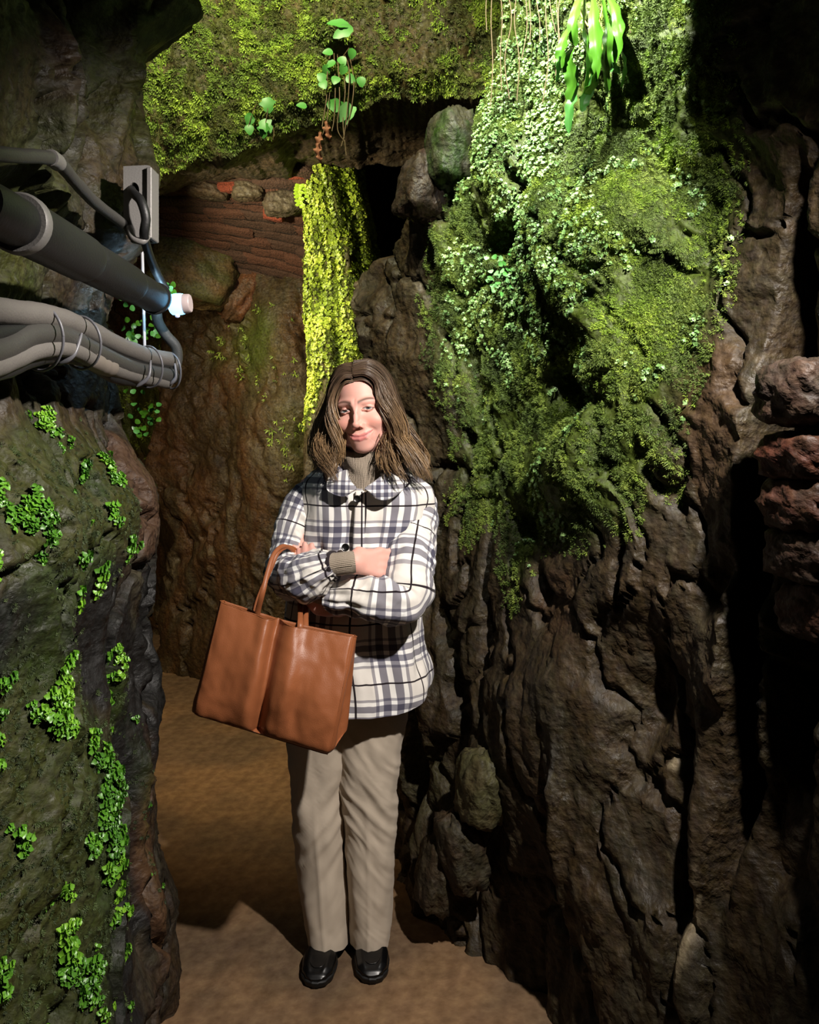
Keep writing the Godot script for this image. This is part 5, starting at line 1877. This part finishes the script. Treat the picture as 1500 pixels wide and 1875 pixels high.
func hair_mesh(place: Transform3D) -> ArrayMesh:
	var list := []
	var r := RandomNumberGenerator.new()
	r.seed = 21
	# guide curves, front edge to back, for each side of the parting
	var right := [
		[Vector3(-0.152, 1.635, -2.197), Vector3(-0.121, 1.636, -2.192), Vector3(-0.091, 1.614, -2.197), Vector3(-0.076, 1.563, -2.205), Vector3(-0.066, 1.509, -2.210), Vector3(-0.068, 1.450, -2.205), Vector3(-0.064, 1.377, -2.190)],
		[Vector3(-0.153, 1.646, -2.205), Vector3(-0.116, 1.651, -2.200), Vector3(-0.077, 1.624, -2.210), Vector3(-0.056, 1.561, -2.215), Vector3(-0.038, 1.490, -2.215), Vector3(-0.026, 1.427, -2.205), Vector3(-0.012, 1.357, -2.190)],
		[Vector3(-0.154, 1.664, -2.240), Vector3(-0.103, 1.675, -2.250), Vector3(-0.062, 1.639, -2.270), Vector3(-0.036, 1.558, -2.280), Vector3(-0.003, 1.482, -2.270), Vector3(0.027, 1.417, -2.250), Vector3(0.039, 1.357, -2.230)],
		[Vector3(-0.156, 1.678, -2.300), Vector3(-0.103, 1.680, -2.330), Vector3(-0.061, 1.638, -2.360), Vector3(-0.038, 1.553, -2.390), Vector3(-0.008, 1.473, -2.390), Vector3(0.028, 1.410, -2.360), Vector3(0.047, 1.360, -2.330)],
		[Vector3(-0.149, 1.673, -2.360), Vector3(-0.112, 1.657, -2.400), Vector3(-0.097, 1.610, -2.420), Vector3(-0.089, 1.537, -2.430), Vector3(-0.073, 1.465, -2.420), Vector3(-0.048, 1.400, -2.420), Vector3(-0.032, 1.335, -2.420)],
	]
	var left := [
		[Vector3(-0.155, 1.632, -2.197), Vector3(-0.179, 1.629, -2.195), Vector3(-0.199, 1.603, -2.210), Vector3(-0.211, 1.549, -2.225), Vector3(-0.209, 1.490, -2.220), Vector3(-0.191, 1.431, -2.200), Vector3(-0.166, 1.372, -2.190)],
		[Vector3(-0.157, 1.644, -2.205), Vector3(-0.183, 1.643, -2.215), Vector3(-0.211, 1.611, -2.230), Vector3(-0.225, 1.545, -2.245), Vector3(-0.227, 1.479, -2.240), Vector3(-0.217, 1.412, -2.210), Vector3(-0.199, 1.354, -2.195)],
		[Vector3(-0.160, 1.663, -2.240), Vector3(-0.191, 1.661, -2.250), Vector3(-0.219, 1.619, -2.280), Vector3(-0.234, 1.543, -2.290), Vector3(-0.245, 1.474, -2.280), Vector3(-0.251, 1.410, -2.250), Vector3(-0.231, 1.361, -2.220)],
		[Vector3(-0.161, 1.676, -2.300), Vector3(-0.199, 1.665, -2.330), Vector3(-0.227, 1.623, -2.360), Vector3(-0.243, 1.544, -2.380), Vector3(-0.262, 1.465, -2.380), Vector3(-0.274, 1.406, -2.360), Vector3(-0.257, 1.364, -2.320)],
		[Vector3(-0.149, 1.673, -2.360), Vector3(-0.168, 1.654, -2.400), Vector3(-0.177, 1.606, -2.420), Vector3(-0.186, 1.537, -2.430), Vector3(-0.190, 1.465, -2.420), Vector3(-0.194, 1.400, -2.420), Vector3(-0.194, 1.335, -2.420)],
	]
	for side in [right, left]:
		for lock in 34:
			# strands of a lock run together and curl together
			var w0 := (lock + r.randf() * 0.8) / 34.0
			var phase := w0 * 7.0 + r.randfn() * 0.55
			var wave := r.randf_range(0.7, 1.35)
			var turns := r.randf_range(9.5, 12.0)
			var stop := r.randf_range(0.86, 1.06)
			var light := r.randf()
			for n in 30:
				var w := clampf(w0 + r.randfn() * 0.03, 0.0, 1.0)
				var under := n < 6
				var depth := 0.02 if under else r.randf() * 0.006
				var off := Vector3(r.randfn(), r.randfn(), r.randfn()) * 0.0022
				var end := stop * r.randf_range(0.93, 1.03)
				var mine := phase + r.randfn() * 0.3
				var own := clampf(light + r.randfn() * 0.25, 0.0, 1.0)
				var g := []
				for k in 7:
					var list2 := []
					for c in side:
						list2.append(c[k])
					g.append(spline(list2, w))
				var r_own := r.randf_range(0.0007, 0.0012)
				var pts := PackedVector3Array()
				var rad := []
				var steps := 24
				for k in steps:
					var f := float(k) / (steps - 1) * end
					var p: Vector3 = spline(g, minf(f, 1.0))
					if f > 1.0:
						p += (Vector3(0.02, -0.18, 0.03) if side == left else Vector3(-0.03, -0.18, 0.03)) * (f - 1.0)
					var grow := smoothstep(0.22, 0.85, f)
					p += off * (0.6 + 2.0 * sin(clampf(f, 0.0, 1.0) * PI) * grow)
					p += Vector3(sin(mine + f * turns), 0.3 * cos(mine * 1.3 + f * turns), cos(mine + f * turns)) * 0.019 * wave * grow
					p += (place.origin + Vector3(0, -0.02, 0) - p).normalized() * depth * (1.0 - 0.4 * grow)
					pts.append(p - STAND)
					rad.append((0.0016 if under else r_own) * (1.0 - 0.7 * smoothstep(0.8, 1.0, float(k) / (steps - 1))))
				var m := tube(pts, rad, 4, false)
				var a := m.surface_get_arrays(0)
				var col := PackedColorArray()
				for k in a[Mesh.ARRAY_VERTEX].size():
					var f := float(k / 5) / (steps - 1)
					var c := Color(0.055, 0.036, 0.025).lerp(Color(0.105, 0.068, 0.042), own)
					c = c.lerp(Color(0.32, 0.2, 0.095), smoothstep(0.25, 1.0, f) * (0.2 + 0.75 * own))
					c.a = 1.0
					col.append(c)
				list.append(array_mesh(a[Mesh.ARRAY_VERTEX], a[Mesh.ARRAY_NORMAL], a[Mesh.ARRAY_INDEX], col))
	return join(list)


func person() -> void:
	var root := base("person", STAND, "smiling woman with long wavy brown hair in a plaid jacket, beige trousers, arms folded", "person")
	var skin := simple(Color.WHITE, 0.52, 0.0, 0.4)
	skin.vertex_color_use_as_albedo = true
	skin.subsurf_scatter_enabled = true
	skin.subsurf_scatter_strength = 0.12
	var eyes_mid := Vector3(-0.143, 1.541, -2.205)
	var turn := Basis.from_euler(Vector3(deg_to_rad(3.0), deg_to_rad(-10.5), deg_to_rad(7.6)))
	var head_place := Transform3D(turn.scaled(Vector3.ONE * 1.04), eyes_mid - turn * Vector3(0, -0.003, 0.082) - STAND)
	part("body", body_mesh(head_place), skin, root)
	var hm := simple(Color.WHITE, 0.36, 0.0, 0.5)
	hm.vertex_color_use_as_albedo = true
	part("hair", hair_mesh(Transform3D(turn, head_place.origin + STAND)), hm, root)
	# turtleneck
	var knit := knit_material(Color(0.60, 0.55, 0.49))
	var neck := []
	for s in [[668, 925, 2.32, 0.075], [668, 900, 2.31, 0.074], [668, 882, 2.3, 0.066], [667, 864, 2.292, 0.059], [665, 846, 2.29, 0.058], [664, 832, 2.292, 0.061], [664, 826, 2.292, 0.058], [664, 832, 2.292, 0.052]]:
		neck.append([near(Vector3(px(s[0], s[2]), 1.5 - (s[1] - 778.0) * s[2] / 1500.0, -s[2])), s[3]])
	var sweater := Node3D.new()
	sweater.name = "turtleneck"
	root.add_child(sweater)
	part("neck_roll", sleeve(neck, 48, 40, 1.0, 0.0, 4.0, 0.0), knit, sweater)
	for c in [[near(Vector3(-0.207, 1.135, -2.125)), near(Vector3(-0.173, 1.141, -2.122)), near(Vector3(-0.142, 1.144, -2.126)), 0.03], [near(Vector3(-0.201, 1.047, -2.180)), near(Vector3(-0.227, 1.046, -2.185)), near(Vector3(-0.249, 1.049, -2.195)), 0.029]]:
		part("knit_cuff", tube(along([c[0], c[1], c[2]], 14), [c[3] + 0.003, c[3] + 0.003, c[3] + 0.002, c[3] + 0.001, c[3], c[3], c[3], c[3], c[3], c[3], c[3], c[3], c[3] - 0.001, c[3] - 0.003], 32, false), knit, sweater)
	# jacket
	var tile := 0.16
	var plaid := cloth(Color.WHITE, 0.95)
	plaid.albedo_texture = plaid_image()
	var jacket := Node3D.new()
	jacket.name = "jacket"
	root.add_child(jacket)
	jacket.set_meta("label", "cream and navy plaid jacket")
	var rings := []
	for q in [[0.715, 529, 788, 0.14], [0.76, 525, 790, 0.14], [0.83, 520, 783, 0.138], [0.9, 521, 773, 0.135], [1.0, 530, 769, 0.13], [1.1, 545, 775, 0.128], [1.18, 556, 782, 0.128], [1.25, 556, 792, 0.125], [1.3, 552, 796, 0.118], [1.335, 556, 790, 0.105], [1.36, 572, 770, 0.088], [1.38, 596, 742, 0.075], [1.393, 616, 718, 0.062]]:
		rings.append([q[0], px(q[1], 2.34), px(q[2], 2.34), 2.35, q[3]])
	var fold := func(p: Vector3, _a: float, y: float) -> float:
		return noise_broad.get_noise_3d(p.x * 6.0, y * 3.0, p.z * 6.0) * 0.02 + 0.010 * noise_ridge.get_noise_3d(p.x * 9.0, y * 2.5, p.z * 9.0 + 3.0)
	var tail := func(p: Vector3, a: float, y: float) -> float:
		var low := 1.0 - smoothstep(0.715, 0.86, y)
		return low * (0.05 * pow(absf(cos(a)), 4.0) - 0.004) - 0.075 * (p.x + 0.135) * smoothstep(1.1, 1.32, y)
	part("jacket_body", loft(rings, 120, 110, 2.5, fold, tile, tail), plaid, jacket)
	var right_arm := [[near(Vector3(-0.244, 1.343, -2.350)), 0.036], [near(Vector3(-0.292, 1.278, -2.340)), 0.055], [near(Vector3(-0.317, 1.215, -2.320)), 0.053], [near(Vector3(-0.339, 1.144, -2.280)), 0.05], [near(Vector3(-0.332, 1.093, -2.230)), 0.056], [near(Vector3(-0.280, 1.096, -2.165)), 0.06], [near(Vector3(-0.231, 1.121, -2.135)), 0.048], [near(Vector3(-0.194, 1.139, -2.125)), 0.033]]
	part("sleeve", sleeve(right_arm, 72, 150, tile, 0.007, 1.0, 0.02), plaid, jacket)
	var left_arm := [[near(Vector3(0.003, 1.319, -2.360)), 0.036], [near(Vector3(0.022, 1.259, -2.345)), 0.058], [near(Vector3(0.012, 1.184, -2.290)), 0.064], [near(Vector3(-0.003, 1.109, -2.212)), 0.067], [near(Vector3(-0.012, 1.044, -2.180)), 0.067], [near(Vector3(-0.072, 1.038, -2.160)), 0.062], [near(Vector3(-0.147, 1.047, -2.165)), 0.049], [near(Vector3(-0.221, 1.048, -2.180)), 0.035]]
	part("sleeve", sleeve(left_arm, 72, 160, tile, 0.006, 8.0, 0.05), plaid, jacket)
	for c in [[near(Vector3(-0.201, 1.136, -2.127)), near(Vector3(-0.191, 1.139, -2.123)), 0.036], [near(Vector3(-0.212, 1.048, -2.180)), near(Vector3(-0.225, 1.048, -2.182)), 0.036]]:
		part("cuff_band", tube([c[0], c[0].lerp(c[1], 0.5), c[1]], [c[2], c[2] + 0.002, c[2]], 32), plaid, jacket)
	part("collar", slab([near(Vector3(-0.169, 1.381, -2.227)), near(Vector3(-0.160, 1.356, -2.197)), near(Vector3(-0.141, 1.332, -2.187))], [near(Vector3(-0.223, 1.357, -2.242)), near(Vector3(-0.224, 1.330, -2.212)), near(Vector3(-0.211, 1.317, -2.202)), near(Vector3(-0.175, 1.309, -2.187)), near(Vector3(-0.144, 1.325, -2.185))], 24, 14, 0.005, 0.008, 0.115), plaid, jacket)
	part("collar", slab([near(Vector3(-0.060, 1.375, -2.237)), near(Vector3(-0.088, 1.354, -2.197)), near(Vector3(-0.120, 1.332, -2.187))], [near(Vector3(-0.003, 1.342, -2.242)), near(Vector3(-0.027, 1.316, -2.212)), near(Vector3(-0.057, 1.299, -2.197)), near(Vector3(-0.085, 1.300, -2.187)), near(Vector3(-0.117, 1.327, -2.185))], 24, 14, 0.005, 0.008, 0.115), plaid, jacket)
	part("collar", tube(along([near(Vector3(-0.215, 1.360, -2.240)), near(Vector3(-0.213, 1.392, -2.320)), near(Vector3(-0.132, 1.403, -2.420)), near(Vector3(-0.034, 1.378, -2.340)), near(Vector3(-0.018, 1.348, -2.240))], 30), [0.022], 12), plaid, jacket)
	part("placket", slab([near(Vector3(-0.148, 1.319, -2.222)), near(Vector3(-0.152, 1.231, -2.215)), near(Vector3(-0.156, 1.143, -2.212))], [near(Vector3(-0.121, 1.319, -2.222)), near(Vector3(-0.121, 1.231, -2.215)), near(Vector3(-0.122, 1.143, -2.212))], 16, 6, 0.01, 0.002, tile), plaid, jacket)
	var dot := lathe([Vector2(0, 0.003), Vector2(0.005, 0.002), Vector2(0.0085, 0.0035), Vector2(0.0105, 0.002), Vector2(0.0105, -0.001), Vector2(0, -0.002)], 20)
	for b in [Vector3(-0.141, 1.300, -2.205), Vector3(-0.172, 1.171, -2.200)]:
		var o := part("button", dot, simple(Color(0.02, 0.02, 0.02), 0.3), jacket)
		o.position = near(b)
		o.rotation_degrees.x = 80
	# trousers
	var linen := cloth(Color(0.69, 0.64, 0.575), 0.9)
	linen.heightmap_enabled = true
	var weave := Image.create(64, 64, false, Image.FORMAT_RGB8)
	for y in 64:
		for x in 64:
			weave.set_pixel(x, y, grey(0.5 + 0.25 * sin(TAU * x / 8.0) + 0.25 * sin(TAU * y / 8.0)))
	linen.heightmap_texture = ImageTexture.create_from_image(weave)
	linen.heightmap_scale = 0.014
	linen.uv1_scale = Vector3(45, 45, 1)
	var legs := []
	var flat := func(_p: Vector3, _a: float, _y: float) -> float: return 0.0
	var k := 0
	for leg in [
		[[0.02, 562, 641, 0.1], [0.1, 556, 637, 0.092], [0.2, 550, 634, 0.086], [0.33, 540, 631, 0.084], [0.44, 533, 632, 0.09], [0.55, 528, 640, 0.1], [0.7, 522, 650, 0.11], [0.9, 540, 664, 0.105]],
		[[0.02, 640, 714, 0.1], [0.1, 639, 717, 0.092], [0.2, 636, 720, 0.086], [0.33, 631, 722, 0.086], [0.44, 622, 726, 0.092], [0.55, 612, 734, 0.102], [0.7, 604, 747, 0.112], [0.9, 632, 750, 0.105]],
	]:
		var rr := []
		for q in leg:
			rr.append([q[0], px(q[1], 2.36), px(q[2], 2.36), 2.365 + 0.02 * smoothstep(0.2, 0.8, q[0]), q[3]])
		var sd := k * 13.0
		var crease := func(p: Vector3, a: float, y: float) -> float:
			var mid := exp(-pow((y - 0.44) / 0.2, 2))
			var s := noise_ridge.get_noise_3d(p.x * 4.0 + sd, y * 11.0 - p.x * 14.0 * (1.0 if k == 0 else -1.0), sd) * 0.0045 * (0.35 + mid)
			s += noise_broad.get_noise_3d(p.x * 7.0, y * 3.5, p.z * 7.0 + sd) * 0.011
			s += 0.004 * exp(-pow((a - PI * 0.5) / 0.09, 2)) * (1.0 - smoothstep(0.3, 0.5, y))
			return s
		var hem := func(_p: Vector3, a: float, y: float) -> float:
			return (1.0 - smoothstep(0.03, 0.12, y)) * (0.025 * maxf(sin(a), 0.0) - 0.004)
		legs.append(loft(rr, 80, 130, 2.3, crease, 1.0, hem))
		k += 1
	var t := part("trousers", join(legs), linen, root)
	t.set_meta("label", "straight beige linen trousers")
	# shoes
	var leather := simple(Color(0.025, 0.025, 0.028), 0.33)
	var rubber := simple(Color(0.012, 0.012, 0.012), 0.6)
	var parts := shoe_mesh(0.255, 0.094)
	for s in [[Vector3(-0.238, 0.001, -2.435), -3.0], [Vector3(-0.117, 0.001, -2.45), 4.0]]:
		var shoe := Node3D.new()
		shoe.name = "shoe"
		root.add_child(shoe, true)
		shoe.position = s[0] - STAND
		shoe.rotation_degrees.y = s[1]
		part("upper", parts[0], leather, shoe)
		part("sole", parts[1], rubber, shoe)
		part("apron_seam", parts[2], leather, shoe)


# ---------------------------------------------------------------- the tote

func tote_bag() -> void:
	var at := Vector3(-0.345, 0.862, -2.070)
	var root := base("tote_bag", at, "large tan brown leather tote bag hanging from the woman's forearm", "bag")
	var leather := simple(Color(0.54, 0.32, 0.195), 0.42, 0.0, 0.4)
	leather.heightmap_enabled = true
	leather.heightmap_texture = noise_tex(51, 0.09, 3, grey(0.2), grey(0.5), grey(0.8))
	leather.heightmap_scale = 0.05
	leather.uv1_triplanar = true
	leather.uv1_scale = Vector3.ONE * 6.0
	# round the bag: front left, front right, back right, back left; a ring at each height
	var top := [Vector3(-0.490, 1.049, -2.100), Vector3(-0.136, 0.967, -2.060), Vector3(-0.133, 0.960, -2.100), Vector3(-0.491, 1.046, -2.130)]
	var middle := [Vector3(-0.519, 0.900, -2.060), Vector3(-0.159, 0.837, -2.000), Vector3(-0.141, 0.832, -2.100), Vector3(-0.528, 0.887, -2.140)]
	var low := [Vector3(-0.544, 0.792, -2.050), Vector3(-0.183, 0.720, -1.990), Vector3(-0.151, 0.734, -2.100), Vector3(-0.556, 0.772, -2.150)]
	var foot := [Vector3(-0.545, 0.772, -2.060), Vector3(-0.195, 0.692, -2.000), Vector3(-0.160, 0.724, -2.100), Vector3(-0.550, 0.766, -2.150)]
	var nu := 220
	var nv := 90
	var skin := []
	for shrink in [0.0, 0.004]:
		var pos := PackedVector3Array()
		for i in nu:
			var u := 4.0 * i / nu
			for j in nv:
				var f := float(j) / (nv - 1)
				var c := []
				for k in 4:
					c.append(spline([foot[k], low[k], middle[k], top[k]], 0.04 + 0.96 * f) if f > 0.0 else foot[k])
				# the corners of the ring are rounded
				var e := int(u) % 4
				var g := u - int(u)
				var p: Vector3 = c[e].lerp(c[(e + 1) % 4], g)
				var mid: Vector3 = (c[0] + c[1] + c[2] + c[3]) * 0.25
				var rim: float = minf(g, 1.0 - g) * c[e].distance_to(c[(e + 1) % 4])
				p = p.lerp(mid, 0.04 * exp(-pow(rim / 0.012, 2)))
				var out := Vector3(0.12, 0, 1) if e == 0 else Vector3(0, 0, -1) if e == 2 else Vector3(0.9, 0, 0.45) if e == 1 else Vector3(-1, 0, 0.2)
				out = out.normalized()
				var s := 0.0
				if e == 0:
					s += 0.018 * sin(g * PI) * sin(f * PI * 0.9) 
					# the fold down the middle, the pull of the handle and soft dents
					s -= 0.034 * exp(-pow((g - 0.44 - 0.05 * (1.0 - f)) / 0.035, 2)) * smoothstep(0.0, 0.2, f)
					s += 0.016 * exp(-pow((g - 0.56 - 0.12 * (1.0 - f)) / 0.06, 2)) * smoothstep(0.1, 0.6, f)
					s += 0.013 * exp(-pow((g - 0.36) / 0.05, 2)) * smoothstep(0.0, 0.5, f)
					s -= 0.012 * exp(-pow((g - 0.8 + 0.25 * (1.0 - f)) / 0.07, 2)) * sin(f * PI)
				elif e == 1:
					s -= 0.02 * sin(g * PI) * sin(f * PI)
				s += 0.007 * noise_broad.get_noise_3d(p.x * 9.0, p.y * 6.0, p.z * 5.0) + 0.003 * noise_ridge.get_noise_3d(p.x * 12.0, p.y * 5.0, p.z * 5.0 + 4.0)
				s *= smoothstep(0.0, 0.04, rim) if e != 0 else 1.0
				# lip of the mouth dips between the handles
				p.y -= 0.01 * sin(g * PI) * smoothstep(0.85, 1.0, f) * (1.0 if e % 2 == 0 else 0.0)
				pos.append(p + out * (s * smoothstep(-0.02, 0.12, f) - shrink) - at)
		skin.append(pos)
	var idx := flipped(grid_index(nu, nv, true))
	var all := PackedVector3Array(skin[0])
	all.append_array(skin[1])
	var tri := PackedInt32Array(idx)
	for k in flipped(idx):
		tri.append(k + nu * nv)
	for i in nu:
		var a := i * nv + nv - 1
		var b := (i + 1) % nu * nv + nv - 1
		tri.append_array(PackedInt32Array([a, b, b + nu * nv, a, b + nu * nv, a + nu * nv]))
	# bottom
	var c0 := all.size()
	var m := Vector3.ZERO
	for i in nu:
		m += skin[0][i * nv]
	all.append(m / nu + Vector3(0, 0.004, 0))
	for i in nu:
		tri.append_array(PackedInt32Array([c0, i * nv, (i + 1) % nu * nv]))
	part("bag_body", array_mesh(all, mesh_normals(all, tri), tri), leather, root)
	# edges: a thin turned seam along the mouth and the side
	var mouth := PackedVector3Array()
	for i in nu + 1:
		mouth.append(skin[0][(i % nu) * nv + nv - 1] - Vector3(0, 0.001, 0))
	part("mouth_edge", tube(mouth, [0.0013], 6, false), leather, root)
	var seam := PackedVector3Array()
	for j in nv:
		seam.append(skin[0][nu / 4 * nv + j])
	part("side_seam", tube(seam, [0.0012], 6), leather, root)
	for h in [
		[Vector3(-0.393, 0.975, -2.115), Vector3(-0.389, 1.021, -2.100), Vector3(-0.374, 1.073, -2.085), Vector3(-0.365, 1.124, -2.115), Vector3(-0.355, 1.162, -2.150), Vector3(-0.336, 1.176, -2.190), Vector3(-0.313, 1.148, -2.235), Vector3(-0.302, 1.079, -2.240), Vector3(-0.291, 1.017, -2.180), Vector3(-0.281, 0.989, -2.105), Vector3(-0.282, 0.950, -2.105)],
		[Vector3(-0.402, 0.973, -2.125), Vector3(-0.402, 1.020, -2.130), Vector3(-0.388, 1.066, -2.140), Vector3(-0.364, 1.124, -2.150), Vector3(-0.349, 1.161, -2.170), Vector3(-0.327, 1.171, -2.210), Vector3(-0.303, 1.143, -2.250), Vector3(-0.289, 1.077, -2.250), Vector3(-0.279, 1.013, -2.200), Vector3(-0.270, 0.977, -2.130), Vector3(-0.269, 0.945, -2.125)],
	]:
		var pts := along(h, 80)
		var pos := PackedVector3Array()
		for i in 80:
			var t: Vector3 = (pts[mini(i + 1, 79)] - pts[maxi(i - 1, 0)]).normalized()
			var side := t.cross(Vector3(0.25, 0.1, 1.0)).normalized()
			if side.x < 0.0 and i == 0:
				side = -side
			var n := side.cross(t).normalized()
			var w := lerpf(0.008, 0.0055, sin(PI * i / 79.0))
			for c in [[-1.0, -1.0], [-1.0, 1.0], [0.0, 1.25], [1.0, 1.0], [1.0, -1.0], [0.0, -1.25]]:
				pos.append(pts[i] - at + side * w * c[0] + n * 0.0026 * c[1])
		var hi := grid_index(80, 6, false, true)
		var mesh := array_mesh(pos, mesh_normals(pos, hi), hi)
		part("handle", mesh, leather, root)
